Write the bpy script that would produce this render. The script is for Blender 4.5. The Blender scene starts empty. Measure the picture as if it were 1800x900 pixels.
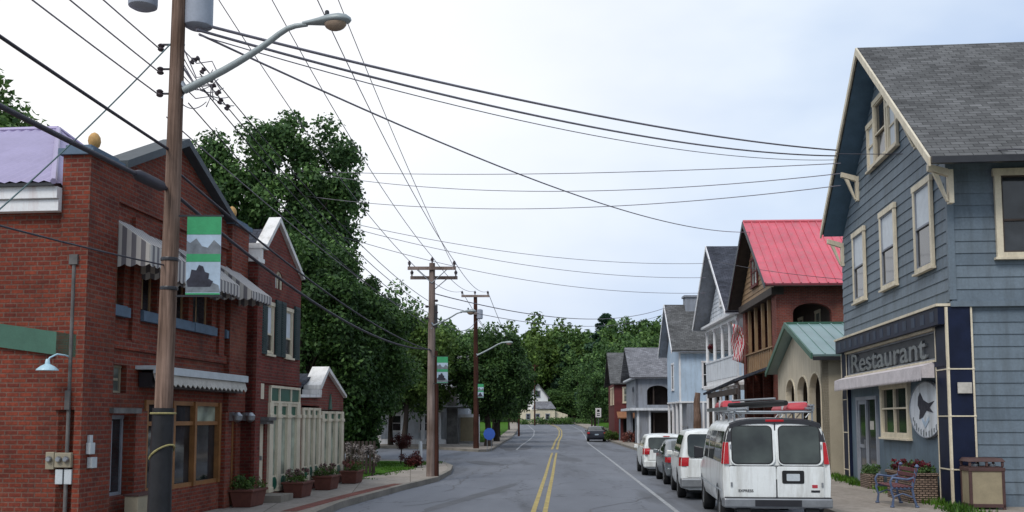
import bpy, bmesh, math, random
import numpy as np
from mathutils import Vector, Matrix
from mathutils.geometry import tessellate_polygon
random.seed(7)
rnd = random.random
def uni(a, b): return a + (b - a) * rnd()
PI = math.pi
SC = bpy.context.scene
COL = SC.collection

# ------------------------------------------------------------------ camera model
FPX = 1766.0; PT = math.radians(5.0); HOR = 737.0; CY = HOR - FPX * math.tan(PT); EYE = 2.05
def ray(u, v):
    x = (u - 900) / FPX; y = (CY - v) / FPX
    return (x, math.cos(PT) - y * math.sin(PT), math.sin(PT) + y * math.cos(PT))
def at(u, v, Y):
    d = ray(u, v); k = Y / d[1]
    return Vector((d[0] * k, Y, EYE + d[2] * k))
def gnd(u, v, z=0.0):
    d = ray(u, v); k = (z - EYE) / d[2]
    return Vector((d[0] * k, d[1] * k, z))
cam = bpy.data.cameras.new('camera'); camo = bpy.data.objects.new('camera', cam); COL.objects.link(camo)
camo.location = (0, 0, EYE); camo.rotation_euler = (PI / 2 + PT, 0, 0)
cam.sensor_width = 36; cam.lens = FPX / 1800 * 36; cam.shift_y = (CY - 450) / 1800
cam.clip_start = 0.1; cam.clip_end = 3000
SC.camera = camo

# ------------------------------------------------------------------ materials
def nodes_of(name):
    m = bpy.data.materials.new(name); m.use_nodes = True
    nt = m.node_tree; b = nt.nodes['Principled BSDF']
    return m, nt, b
def N(nt, typ, **kw):
    n = nt.nodes.new(typ)
    for k, v in kw.items():
        if k in n.inputs: n.inputs[k].default_value = v
        else: setattr(n, k, v)
    return n
def ramp(nt, fac, stops):
    r = nt.nodes.new('ShaderNodeValToRGB'); nt.links.new(fac, r.inputs[0])
    e = r.color_ramp.elements
    while len(e) < len(stops): e.new(0.5)
    for i, (p, c) in enumerate(stops):
        e[i].position = p; e[i].color = (*c, 1) if len(c) == 3 else c
    return r.outputs[0]
def sc_(c, k): return tuple(max(0, min(1, x * k)) for x in c)
def mixc(nt, fac, a, b, mode='MIX'):
    m = nt.nodes.new('ShaderNodeMix'); m.data_type = 'RGBA'; m.blend_type = mode
    for s, i in ((fac, 0), (a, 6), (b, 7)):
        if isinstance(s, (int, float)): m.inputs[i].default_value = s
        elif isinstance(s, tuple): m.inputs[i].default_value = (*s, 1) if len(s) == 3 else s
        else: nt.links.new(s, m.inputs[i])
    return m.outputs[2]
def add_bump(nt, b, h, strength=.3, dist=.02):
    n = nt.nodes.new('ShaderNodeBump'); n.inputs['Strength'].default_value = strength; n.inputs['Distance'].default_value = dist
    nt.links.new(h, n.inputs['Height']); nt.links.new(n.outputs[0], b.inputs['Normal'])
def pm(name, col, rough=.7, var=.18, vs=2.0, fine=.1, fs=30.0, bump=.15, metal=0.0, spec=.4, dirt=None):
    """painted / plain surface with blotches, fine grain and optional streaky dirt"""
    m, nt, b = nodes_of(name)
    tc = nt.nodes.new('ShaderNodeTexCoord')
    n1 = N(nt, 'ShaderNodeTexNoise', Scale=vs, Detail=5.0, Roughness=.6); nt.links.new(tc.outputs['Object'], n1.inputs['Vector'])
    c = ramp(nt, n1.outputs[0], [(.3, sc_(col, 1 - var)), (.7, sc_(col, 1 + var))])
    n2 = N(nt, 'ShaderNodeTexNoise', Scale=fs, Detail=4.0); nt.links.new(tc.outputs['Object'], n2.inputs['Vector'])
    g = ramp(nt, n2.outputs[0], [(.3, (1 - fine,) * 3), (.7, (1,) * 3)])
    c = mixc(nt, 1.0, c, g, 'MULTIPLY')
    if dirt:
        mp = N(nt, 'ShaderNodeMapping'); mp.inputs['Scale'].default_value = (3, 3, .5); nt.links.new(tc.outputs['Object'], mp.inputs['Vector'])
        n3 = N(nt, 'ShaderNodeTexNoise', Scale=1.3, Detail=6.0, Roughness=.7); nt.links.new(mp.outputs[0], n3.inputs['Vector'])
        f = ramp(nt, n3.outputs[0], [(.47, (0, 0, 0)), (.72, (.75,) * 3)])
        c = mixc(nt, f, c, dirt)
    nt.links.new(c, b.inputs['Base Color'])
    b.inputs['Roughness'].default_value = rough; b.inputs['Metallic'].default_value = metal
    b.inputs['Specular IOR Level'].default_value = spec
    if bump: add_bump(nt, b, n2.outputs[0], bump, .01)
    return m
def brickm(name, c1, c2, mortar, w=.215, h=.075, ms=.012, var=.35, rough=.85):
    m, nt, b = nodes_of(name)
    uv = nt.nodes.new('ShaderNodeUVMap')
    br = N(nt, 'ShaderNodeTexBrick', Color1=(*c1, 1), Color2=(*c2, 1), Mortar=(*mortar, 1), Scale=1.0)
    br.inputs['Mortar Size'].default_value = ms; br.inputs['Mortar Smooth'].default_value = .3
    br.inputs['Brick Width'].default_value = w; br.inputs['Row Height'].default_value = h; br.inputs['Bias'].default_value = -.1
    nt.links.new(uv.outputs[0], br.inputs['Vector'])
    n1 = N(nt, 'ShaderNodeTexNoise', Scale=1.1, Detail=8.0, Roughness=.65); nt.links.new(uv.outputs[0], n1.inputs['Vector'])
    g = ramp(nt, n1.outputs[0], [(.3, (1 - var,) * 3), (.7, (1.15,) * 3)])
    c = mixc(nt, 1.0, br.outputs['Color'], g, 'MULTIPLY')
    n2 = N(nt, 'ShaderNodeTexNoise', Scale=22.0, Detail=4.0); nt.links.new(uv.outputs[0], n2.inputs['Vector'])
    c = mixc(nt, 1.0, c, ramp(nt, n2.outputs[0], [(.3, (.7,) * 3), (.7, (1.1,) * 3)]), 'MULTIPLY')
    mp = N(nt, 'ShaderNodeMapping'); mp.inputs['Scale'].default_value = (1.6, .22, 1); nt.links.new(uv.outputs[0], mp.inputs['Vector'])
    n3 = N(nt, 'ShaderNodeTexNoise', Scale=1.0, Detail=7.0, Roughness=.7); nt.links.new(mp.outputs[0], n3.inputs['Vector'])
    c = mixc(nt, ramp(nt, n3.outputs[0], [(.52, (0, 0, 0)), (.72, (.55,) * 3)]), c, (.05, .03, .026))
    n4 = N(nt, 'ShaderNodeTexNoise', Scale=.45, Detail=6.0, Roughness=.6); nt.links.new(uv.outputs[0], n4.inputs['Vector'])
    c = mixc(nt, ramp(nt, n4.outputs[0], [(.56, (0, 0, 0)), (.7, (.35,) * 3)]), c, (.30, .14, .09))
    nt.links.new(c, b.inputs['Base Color']); b.inputs['Roughness'].default_value = rough
    b.inputs['Specular IOR Level'].default_value = .25
    inv = N(nt, 'ShaderNodeMath', operation='SUBTRACT'); inv.inputs[0].default_value = 1.0; nt.links.new(br.outputs['Fac'], inv.inputs[1])
    add_bump(nt, b, inv.outputs[0], .7, .012)
    return m
def shinglem(name, col):
    m, nt, b = nodes_of(name)
    uv = nt.nodes.new('ShaderNodeUVMap')
    br = N(nt, 'ShaderNodeTexBrick', Color1=(*sc_(col, .75), 1), Color2=(*sc_(col, 1.3), 1), Mortar=(*sc_(col, .35), 1), Scale=1.0)
    br.inputs['Mortar Size'].default_value = .009; br.inputs['Brick Width'].default_value = .3; br.inputs['Row Height'].default_value = .15
    nt.links.new(uv.outputs[0], br.inputs['Vector'])
    n1 = N(nt, 'ShaderNodeTexNoise', Scale=.8, Detail=8.0, Roughness=.7); nt.links.new(uv.outputs[0], n1.inputs['Vector'])
    c = mixc(nt, 1.0, br.outputs['Color'], ramp(nt, n1.outputs[0], [(.3, (.65,) * 3), (.7, (1.25,) * 3)]), 'MULTIPLY')
    nt.links.new(c, b.inputs['Base Color']); b.inputs['Roughness'].default_value = .95; b.inputs['Specular IOR Level'].default_value = .15
    inv = N(nt, 'ShaderNodeMath', operation='SUBTRACT'); inv.inputs[0].default_value = 1.0; nt.links.new(br.outputs['Fac'], inv.inputs[1])
    add_bump(nt, b, inv.outputs[0], .5, .01)
    return m
def glassm(name, col=(.02, .022, .025), rough=.06):
    m, nt, b = nodes_of(name)
    tc = nt.nodes.new('ShaderNodeTexCoord')
    n1 = N(nt, 'ShaderNodeTexNoise', Scale=1.7, Detail=3.0); nt.links.new(tc.outputs['Object'], n1.inputs['Vector'])
    c = ramp(nt, n1.outputs[0], [(.35, sc_(col, .5)), (.65, sc_(col, 1.8))])
    nt.links.new(c, b.inputs['Base Color']); b.inputs['Roughness'].default_value = rough
    b.inputs['Specular IOR Level'].default_value = .55
    add_bump(nt, b, n1.outputs[0], .04, .02)
    return m
def leafm(name, dark, light, tr=.32):
    m = bpy.data.materials.new(name); m.use_nodes = True; nt = m.node_tree
    b = nt.nodes['Principled BSDF']; out = nt.nodes['Material Output']
    g = nt.nodes.new('ShaderNodeNewGeometry')
    c = ramp(nt, g.outputs['Random Per Island'], [(0, dark), (.6, tuple((a + q) / 2 for a, q in zip(dark, light))), (1, light)])
    tc = nt.nodes.new('ShaderNodeTexCoord')
    n1 = N(nt, 'ShaderNodeTexNoise', Scale=.55, Detail=3.0); nt.links.new(tc.outputs['Object'], n1.inputs['Vector'])
    c = mixc(nt, 1.0, c, ramp(nt, n1.outputs[0], [(.35, (.6, .65, .6)), (.65, (1.25, 1.2, 1.0))]), 'MULTIPLY')
    nt.links.new(c, b.inputs['Base Color']); b.inputs['Roughness'].default_value = .6; b.inputs['Specular IOR Level'].default_value = .3
    t = nt.nodes.new('ShaderNodeBsdfTranslucent'); nt.links.new(c, t.inputs[0])
    mx = nt.nodes.new('ShaderNodeMixShader'); mx.inputs[0].default_value = tr
    nt.links.new(b.outputs[0], mx.inputs[1]); nt.links.new(t.outputs[0], mx.inputs[2]); nt.links.new(mx.outputs[0], out.inputs[0])
    return m
def stripem(name, a, b_, period=.16):
    m, nt, b = nodes_of(name)
    uv = nt.nodes.new('ShaderNodeUVMap'); sp = nt.nodes.new('ShaderNodeSeparateXYZ'); nt.links.new(uv.outputs[0], sp.inputs[0])
    d = N(nt, 'ShaderNodeMath', operation='DIVIDE'); nt.links.new(sp.outputs[0], d.inputs[0]); d.inputs[1].default_value = period
    f = N(nt, 'ShaderNodeMath', operation='FRACT'); nt.links.new(d.outputs[0], f.inputs[0])
    c = ramp(nt, f.outputs[0], [(0, a), (.5, b_)]); nt.nodes[-1] if False else None
    for n in nt.nodes:
        if n.type == 'VALTORGB': n.color_ramp.interpolation = 'CONSTANT'
    nt.links.new(c, b.inputs['Base Color']); b.inputs['Roughness'].default_value = .6
    return m
M = {}
M['brick'] = brickm('brick_red', (.27, .054, .028), (.15, .029, .020), (.19, .10, .075), ms=.013, var=.45)
M['brick2'] = brickm('brick_dark_red', (.24, .042, .030), (.14, .026, .022), (.17, .085, .065), ms=.013, var=.45)
M['brick3'] = brickm('brick_brown', (.27, .062, .042), (.17, .042, .032), (.2, .12, .10))
M['shingle'] = shinglem('shingle_grey', (.115, .115, .115))
M['shingle_d'] = shinglem('shingle_dark', (.055, .06, .075))
M['shingle_l'] = shinglem('shingle_pale', (.19, .19, .205))
M['lavender'] = pm('lavender_metal', (.36, .31, .47), .45, .1, 1.0, .08, 20, .05, .2, .5)
M['redroof'] = pm('red_metal', (.60, .12, .155), .5, .2, .5, .12, 15, .05, 0, .4, (.38, .16, .17))
M['greenroof'] = pm('green_metal', (.20, .30, .29), .4, .12, .8, .06, 15, .05, .1, .5)
M['greentrim'] = pm('green_trim_paint', (.05, .13, .09), .5)
M['bluesiding'] = pm('blue_siding_paint', (.150, .192, .232), .62, .13, .9, .16, 18, .15, 0, .35, (.085, .105, .12))
_nt = M['bluesiding'].node_tree; _b = _nt.nodes['Principled BSDF']; _g = _nt.nodes.new('ShaderNodeNewGeometry'); _old = _b.inputs['Base Color'].links[0].from_socket
_nt.links.new(mixc(_nt, 1.0, _old, ramp(_nt, _g.outputs['Random Per Island'], [(0, (.84, .86, .88)), (1, (1.1, 1.08, 1.06))]), 'MULTIPLY'), _b.inputs['Base Color'])
M['bluepanel'] = pm('blue_panel_paint', (.13, .18, .225), .6, .14, 1.5, .12, 20, .15, 0, .35, (.08, .11, .13))
M['soffit'] = pm('soffit_blue', (.09, .16, .23), .7)
M['navy'] = pm('navy_tile', (.008, .013, .036), .5, .3, 2, .1, 30, .05, 0, .2)
M['navylite'] = pm('navy_tile_light', (.020, .036, .07), .5, .3, 4, .1, 30, .05, 0, .25)
M['cream'] = pm('cream_paint', (.70, .62, .47), .55, .1, 2, .12, 25, .12, 0, .35, (.4, .34, .25))
M['white'] = pm('white_paint', (.78, .79, .80), .5, .06, 2, .08, 25, .1, 0, .35, (.55, .45, .43))
M['whitesiding'] = pm('white_siding_paint', (.70, .73, .77), .6, .1, 1, .1, 20, .1, 0, .3, (.35, .36, .36))
M['ltblue'] = pm('light_blue_paint', (.46, .57, .69), .6, .1, 1, .08, 20, .1, 0, .3, (.3, .36, .42))
M['graypaint'] = pm('grey_paint', (.27, .29, .33), .7, .15, 1, .12, 20, .1, 0, .3, (.16, .16, .16))
M['darkgray'] = pm('dark_grey_paint', (.06, .065, .075), .6, .2, 2)
M['darkred'] = pm('dark_red_paint', (.13, .028, .028), .7, .2, 1.5)
M['stucco'] = pm('buff_stucco', (.62, .55, .43), .9, .08, 1.5, .12, 40, .3, 0, .2, (.40, .33, .23))
M['stucco_shade'] = pm('buff_stucco_shaded', (.42, .37, .28), .9, .1, 1.5, .12, 40, .3, 0, .2)  # same stucco for the side walls, shade painted in as a darker colour
M['tan'] = pm('tan_wood', (.29, .18, .095), .65, .2, 2)
M['orangewood'] = pm('orange_wood', (.27, .125, .045), .5, .25, 3, .2, 30, .1)
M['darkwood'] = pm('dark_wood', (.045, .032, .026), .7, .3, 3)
M['green'] = pm('green_panel', (.012, .10, .065), .3, .25, 3)
M['shutter'] = pm('dark_green_shutter', (.022, .045, .045), .6, .2, 3)
M['glass'] = glassm('dark_glass')
M['glassw'] = glassm('curtained_glass', (.16, .18, .16), .15)
M['shopglass'] = glassm('shop_glass', (.25, .28, .22), .15)
M['blind'] = pm('window_blind', (.58, .62, .66), .6, .08, 5, .05, 40, 0)
M['black'] = pm('black_rubber', (.012, .012, .013), .6, .2, 4)
M['blackm'] = pm('black_metal', (.02, .02, .024), .4, .2, 4, .1, 30, .05, 0, .5)
M['inside'] = pm('dark_interior', (.012, .011, .010), .9, .4, 1)  # near-black colour paints in the dark of unlit rooms
M['blueslate'] = pm('blue_grey_sill', (.10, .15, .21), .7, .2, 3)
M['coping'] = pm('white_coping', (.78, .76, .73), .7, .06, 2, .1, 25, .1, 0, .3, (.4, .38, .34))
M['darkcoping'] = pm('slate_coping', (.05, .062, .07), .6, .25, 3)
M['concrete'] = pm('concrete', (.24, .215, .18), .9, .14, .6, .15, 12, .25, 0, .2, (.15, .13, .11))
M['kerbm'] = pm('kerb_concrete', (.25, .225, .19), .9, .22, 1.2, .18, 14, .25)
M['stone'] = pm('grey_stone', (.13, .125, .12), .9, .35, 2.5, .2, 12, .4)
M['galv'] = pm('galvanised_metal', (.33, .35, .37), .38, .12, 3, .1, 30, .05, .75, .5)
M['lampgrey'] = pm('lamp_housing_grey', (.32, .36, .36), .45, .1, 4, .08, 30, .04, .2)
M['lens'] = pm('lamp_lens', (.30, .22, .16), .25, .15, 8)
M['trafo'] = pm('transformer_grey', (.33, .36, .42), .5, .1, 3)
M['insul'] = pm('insulator_brown', (.05, .035, .04), .25, .2, 5)
M['wire'] = pm('wire_black', (.035, .032, .045), .6, .2, 2, .1, 30, 0)
M['wireglare'] = pm('wire_grey_glare', (.20, .185, .215), .6, .2, 2, .1, 30, 0)  # sky glare bleeding over thin wires painted in as paler grey
M['wireteal'] = pm('wire_teal', (.10, .16, .17), .6, .2, 2, .1, 30, 0)
M['finial'] = pm('ochre_finial', (.50, .29, .10), .7, .3, 5)
M['beige'] = pm('beige_metal', (.30, .265, .19), .6, .12, 3, .1, 25, .05)
M['whitem'] = pm('white_metal', (.50, .54, .56), .5, .1, 3)
M['lampblue'] = pm('pale_blue_enamel', (.42, .62, .70), .35, .08, 5)
M['fabric'] = pm('pale_fabric', (.50, .47, .42), .9, .15, 4, .15, 20, .3)
M['pinkfab'] = pm('faded_pink_fabric', (.60, .55, .56), .9, .15, 3, .15, 20, .3)
M['terracotta'] = pm('brown_planter', (.13, .045, .032), .8, .25, 4, .15, 20, .2)
M['yellow'] = pm('yellow_rope', (.30, .26, .11), .8, .3, 12)
M['tarp'] = pm('black_sleeve', (.010, .010, .012), .5, .4, 5, .1, 20, .3)
M['yline'] = pm('yellow_road_paint', (.47, .36, .12), .75, .2, 2, .45, 9, .1)
M['wline'] = pm('white_road_paint', (.40, .41, .42), .75, .2, 2, .5, 9, .1)
M['bench'] = pm('blue_cast_iron', (.085, .12, .21), .5, .25, 8, .15, 30, .2)
M['slat'] = pm('red_brown_slat', (.14, .045, .05), .6, .25, 4)
M['wicker'] = brickm('woven_wicker', (.36, .26, .20), (.25, .18, .135), (.04, .03, .025), .13, .05, .012, .2)
M['binbrown'] = pm('brown_bin_frame', (.075, .038, .034), .6, .2, 4)
M['binbeige'] = pm('beige_bin_panel', (.30, .25, .16), .7, .12, 4)
M['carwhite'] = pm('white_car_paint', (.80, .82, .80), .22, .04, 1, .04, 30, 0, 0, .5, (.45, .44, .40))
M['carsilver'] = pm('silver_car_paint', (.16, .18, .19), .25, .05, 1, .04, 30, 0, .3, .5)
M['carblack'] = pm('black_car_paint', (.012, .014, .022), .2, .1, 1, .04, 30, 0, 0, .5)
M['carglass'] = glassm('car_glass', (.030, .037, .032), .03)
M['taillight'] = pm('red_lens', (.42, .012, .018), .2, .2, 8, .05, 30, 0)
M['chrome'] = pm('grey_bumper', (.28, .29, .30), .35, .2, 3, .1, 30, .03, .5)
M['tyre'] = pm('tyre_rubber', (.014, .014, .015), .85, .2, 5)
M['rim'] = pm('wheel_rim', (.25, .26, .27), .4, .2, 5, .1, 30, 0, .6)
M['redthing'] = pm('red_plastic', (.42, .035, .05), .5, .2, 3)
M['bannergreen'] = pm('banner_green', (.05, .33, .14), .8, .12, 4)
M['bannersky'] = pm('banner_pale_blue', (.42, .52, .62), .8, .12, 4)
M['bannergrey'] = pm('banner_grey', (.18, .20, .22), .8, .3, 7)
M['bannerdark'] = pm('banner_dark', (.035, .035, .05), .8, .4, 9)
M['flagred'] = stripem('flag_stripes', (.45, .03, .05), (.6, .58, .58), .14)
M['awnstripe'] = stripem('awning_stripes', (.50, .47, .43), (.16, .15, .16), .17)
M['rust'] = pm('rust_canopy', (.30, .14, .07), .8, .2, 3)
M['flowers'] = leafm('flower_mix', (.10, .03, .03), (.42, .16, .14), .2)
M['flowerpink'] = leafm('flower_pink', (.12, .05, .06), (.40, .27, .27), .2)
M['flowerred'] = leafm('flower_red', (.05, .012, .018), (.30, .03, .06), .2)
M['flowerwhite'] = leafm('flower_white', (.12, .10, .12), (.45, .40, .42), .2)
M['grassblade'] = leafm('grass_blades', (.03, .085, .008), (.10, .22, .02), .3)
M['leafA'] = leafm('leaf_deciduous_dark', (.024, .066, .024), (.15, .27, .09))
M['leafB'] = leafm('leaf_evergreen', (.018, .052, .016), (.10, .19, .055))
M['leafC'] = leafm('leaf_yellow_green', (.045, .090, .018), (.155, .25, .060))
M['leafD'] = leafm('leaf_blue_green', (.022, .06, .042), (.075, .15, .09))
M['leafE'] = leafm('leaf_mid_green', (.042, .098, .030), (.16, .27, .085))
M['maroon'] = leafm('leaf_maroon', (.05, .008, .012), (.13, .03, .03))
def barkm(name, a, b_, stretch=.12, sc=6.0):
    m, nt, b = nodes_of(name)
    tc = nt.nodes.new('ShaderNodeTexCoord'); mp = N(nt, 'ShaderNodeMapping'); mp.inputs['Scale'].default_value = (1, 1, stretch)
    nt.links.new(tc.outputs['Object'], mp.inputs['Vector'])
    n1 = N(nt, 'ShaderNodeTexNoise', Scale=sc, Detail=8.0, Roughness=.7); nt.links.new(mp.outputs[0], n1.inputs['Vector'])
    n2 = N(nt, 'ShaderNodeTexNoise', Scale=.9, Detail=4.0); nt.links.new(tc.outputs['Object'], n2.inputs['Vector'])
    c = ramp(nt, n1.outputs[0], [(.3, a), (.7, b_)])
    c = mixc(nt, 1.0, c, ramp(nt, n2.outputs[0], [(.35, (.6, .55, .5)), (.65, (1.2,) * 3)]), 'MULTIPLY')
    nt.links.new(c, b.inputs['Base Color']); b.inputs['Roughness'].default_value = .9; b.inputs['Specular IOR Level'].default_value = .2
    add_bump(nt, b, n1.outputs[0], .6, .02)
    return m
M['polewood'] = barkm('pole_wood', (.035, .020, .015), (.33, .225, .175), .035, 20)
M['polegrey'] = barkm('pole_wood_grey', (.12, .095, .085), (.33, .26, .23), .05, 14)
M['polebrown'] = barkm('pole_wood_dark', (.022, .010, .008), (.09, .035, .024), .06, 9)
M['bark'] = barkm('bark', (.018, .014, .012), (.07, .055, .045), .2, 7)
# asphalt
def asphaltm():
    m, nt, b = nodes_of('asphalt')
    tc = nt.nodes.new('ShaderNodeTexCoord')
    def noise(s, d, sx=1, sy=1):
        mp = N(nt, 'ShaderNodeMapping'); mp.inputs['Scale'].default_value = (sx, sy, 1); nt.links.new(tc.outputs['Object'], mp.inputs['Vector'])
        n = N(nt, 'ShaderNodeTexNoise', Scale=s, Detail=d, Roughness=.6); nt.links.new(mp.outputs[0], n.inputs['Vector']); return n.outputs[0]
    c = ramp(nt, noise(.35, 6, 1, .25), [(.30, (.122, .130, .150)), (.70, (.186, .197, .222))])
    c = mixc(nt, 1.0, c, ramp(nt, noise(60, 3), [(.3, (.78,) * 3), (.7, (1.12,) * 3)]), 'MULTIPLY')
    c = mixc(nt, ramp(nt, noise(.5, 5, 1, .12), [(.54, (0, 0, 0)), (.62, (.6,) * 3)]), c, (.075, .078, .086))
    v = N(nt, 'ShaderNodeTexVoronoi', feature='DISTANCE_TO_EDGE', Scale=.32)
    mp = N(nt, 'ShaderNodeMapping'); mp.inputs['Scale'].default_value = (1, .7, 1); nt.links.new(tc.outputs['Object'], mp.inputs['Vector'])
    nz = N(nt, 'ShaderNodeTexNoise', Scale=1.6, Detail=6.0)
    nt.links.new(tc.outputs['Object'], nz.inputs['Vector'])
    ad = nt.nodes.new('ShaderNodeVectorMath'); ad.operation = 'ADD'; nt.links.new(mp.outputs[0], ad.inputs[0]); nt.links.new(nz.outputs['Color'], ad.inputs[1])
    nt.links.new(ad.outputs[0], v.inputs['Vector'])
    c = mixc(nt, ramp(nt, v.outputs['Distance'], [(.0, (.55,) * 3), (.012, (0, 0, 0))]), c, (.03, .03, .032))
    nt.links.new(c, b.inputs['Base Color']); b.inputs['Roughness'].default_value = .82; b.inputs['Specular IOR Level'].default_value = .3
    add_bump(nt, b, noise(90, 3), .25, .01)
    return m
M['asphalt'] = asphaltm()
def sidewalkm():
    m = pm('sidewalk_concrete', (.34, .30, .26), .9, .12, .5, .15, 12, .2, 0, .2, (.18, .15, .12))
    nt = m.node_tree; b = nt.nodes['Principled BSDF']
    old = b.inputs['Base Color'].links[0].from_socket
    tc = nt.nodes.new('ShaderNodeTexCoord')
    br = N(nt, 'ShaderNodeTexBrick', Color1=(1, 1, 1, 1), Color2=(.9, .9, .9, 1), Mortar=(.45, .43, .4, 1), Scale=1.0)
    br.offset = 0; br.inputs['Mortar Size'].default_value = .012; br.inputs['Brick Width'].default_value = 1.5; br.inputs['Row Height'].default_value = 1.5
    mp = N(nt, 'ShaderNodeMapping'); mp.inputs['Rotation'].default_value = (0, 0, -.1 + PI); nt.links.new(tc.outputs['Object'], mp.inputs['Vector'])
    nt.links.new(mp.outputs[0], br.inputs['Vector'])
    nt.links.new(mixc(nt, 1.0, old, br.outputs['Color'], 'MULTIPLY'), b.inputs['Base Color'])
    return m
M['sidewalk'] = sidewalkm()
M['brickpave'] = brickm('brick_paving', (.27, .08, .06), (.19, .055, .045), (.15, .1, .08), .2, .1)
def groundm():
    m, nt, b = nodes_of('ground_green')
    tc = nt.nodes.new('ShaderNodeTexCoord')
    n1 = N(nt, 'ShaderNodeTexNoise', Scale=.15, Detail=10.0, Roughness=.7); nt.links.new(tc.outputs['Object'], n1.inputs['Vector'])
    c = ramp(nt, n1.outputs[0], [(.3, (.018, .035, .010)), (.55, (.035, .075, .014)), (.75, (.07, .10, .03))])
    nt.links.new(c, b.inputs['Base Color']); b.inputs['Roughness'].default_value = 1; b.inputs['Specular IOR Level'].default_value = .1
    return m
M['ground'] = groundm()
M['lawn'] = pm('lawn_green', (.055, .14, .012), 1, .25, 1.5, .3, 40, .3, 0, .1)

# ------------------------------------------------------------------ mesh kit
def uv_and_link(me, name, mats, parent, loc, smooth):
    uvl = me.uv_layers.new(name='UVMap')
    for p in me.polygons:
        n = p.normal
        if abs(n.z) > .95: h = Vector((1, 0, 0)); up = Vector((0, 1, 0))
        else:
            h = Vector((-n.y, n.x, 0)).normalized(); up = n.cross(h)
            if up.z < 0: up = -up
        for li in p.loop_indices:
            co = me.vertices[me.loops[li].vertex_index].co
            uvl.data[li].uv = (co.dot(h), co.dot(up))
        if smooth: p.use_smooth = True
    if smooth: me.set_sharp_from_angle(angle=math.radians(smooth if smooth is not True else 40))
    for m in mats: me.materials.append(m if not isinstance(m, str) else M[m])
    o = bpy.data.objects.new(name, me); COL.objects.link(o)
    if parent is not None: o.parent = parent
    if loc is not None: o.location = loc
    return o
class MB:
    def __init__(s): s.v = []; s.f = []; s.m = []
    def add(s, vs, fs, mi=0):
        k = len(s.v); s.v += [tuple(p) for p in vs]
        for f in fs: s.f.append(tuple(i + k for i in f)); s.m.append(mi)
        return s
    def hexa(s, P, mi=0):   # 8 points: bottom 4 ccw, top 4
        return s.add(P, [(3, 2, 1, 0), (4, 5, 6, 7), (0, 1, 5, 4), (1, 2, 6, 5), (2, 3, 7, 6), (3, 0, 4, 7)], mi)
    def box(s, x0, x1, y0, y1, z0, z1, mi=0):
        return s.hexa([(x0, y0, z0), (x1, y0, z0), (x1, y1, z0), (x0, y1, z0), (x0, y0, z1), (x1, y0, z1), (x1, y1, z1), (x0, y1, z1)], mi)
    def mbox(s, f, a0, a1, o0, o1, z0, z1, mi=0):
        return s.hexa([f(a, o, z) for z in (z0, z1) for a, o in ((a0, o0), (a1, o0), (a1, o1), (a0, o1))], mi)
    def slab(s, pts, t, mi=0):   # planar polygon thickened opposite its upward normal
        P = [Vector(p) for p in pts]; n = (P[1] - P[0]).cross(P[2] - P[0]).normalized()
        if n.z < 0: n = -n
        Q = [p - n * t for p in P]; k = len(P)
        return s.add(P + Q, [tuple(range(k)), tuple(range(2 * k - 1, k - 1, -1))] + [(i, i + k, (i + 1) % k + k, (i + 1) % k) for i in range(k)], mi)
    def prism(s, pts, f, o0, o1, mi=0):   # 2d polygon (a,z) extruded along o
        k = len(pts); P = [f(a, o0, z) for a, z in pts] + [f(a, o1, z) for a, z in pts]
        tr = tessellate_polygon([[Vector((a, z, 0)) for a, z in pts]])
        return s.add(P, [tuple(t) for t in tr] + [tuple(i + k for i in t[::-1]) for t in tr] + [(i, (i + 1) % k, (i + 1) % k + k, i + k) for i in range(k)], mi)
    def tube(s, pts, r, n=8, mi=0, cap=True):
        P = [Vector(p) for p in pts]; k = len(P)
        R = r if isinstance(r, (list, tuple)) else [r] * k
        vs = []; ref = None
        for i in range(k):
            t = (P[min(i + 1, k - 1)] - P[max(i - 1, 0)]).normalized()
            if ref is None:
                ref = Vector((0, 0, 1)) if abs(t.z) < .9 else Vector((1, 0, 0))
            a = t.cross(ref).normalized(); b = t.cross(a).normalized(); ref = a.cross(t) if False else ref
            if abs(t.dot(ref)) > .97: ref = Vector((1, 0, 0)) if abs(t.x) < .9 else Vector((0, 1, 0)); a = t.cross(ref).normalized(); b = t.cross(a).normalized()
            for j in range(n):
                q = 2 * PI * j / n; vs.append(P[i] + (a * math.cos(q) + b * math.sin(q)) * R[i])
        fs = [(i * n + j, i * n + (j + 1) % n, (i + 1) * n + (j + 1) % n, (i + 1) * n + j) for i in range(k - 1) for j in range(n)]
        if cap: fs += [tuple(range(n))[::-1], tuple(range((k - 1) * n, k * n))]
        return s.add(vs, fs, mi)
    def lathe(s, prof, c, n=20, mi=0, M_=None):   # prof (r,z)
        vs = []; c = Vector(c)
        for r, z in prof:
            for j in range(n):
                q = 2 * PI * j / n; p = Vector((r * math.cos(q), r * math.sin(q), z))
                if M_ is not None: p = M_ @ p
                vs.append(p + c)
        k = len(prof)
        fs = [(i * n + j, i * n + (j + 1) % n, (i + 1) * n + (j + 1) % n, (i + 1) * n + j) for i in range(k - 1) for j in range(n)]
        fs += [tuple(range(n))[::-1], tuple(range((k - 1) * n, k * n))]
        return s.add(vs, fs, mi)
    def build(s, name, mats, parent=None, loc=None, smooth=False, bevel=0):
        me = bpy.data.meshes.new(name); me.from_pydata(s.v, [], s.f)
        me.polygons.foreach_set('material_index', s.m)
        bm = bmesh.new(); bm.from_mesh(me); bmesh.ops.recalc_face_normals(bm, faces=bm.faces) if s.closed() else None; bm.to_mesh(me); bm.free()
        me.update()
        if isinstance(mats, str) or not isinstance(mats, (list, tuple)): mats = [mats]
        o = uv_and_link(me, name, mats, parent, loc, smooth)
        if bevel:
            b = o.modifiers.new('bevel', 'BEVEL'); b.width = bevel; b.segments = 2; b.limit_method = 'ANGLE'
        return o
    def closed(s): return getattr(s, 'is_closed', True)
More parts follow.
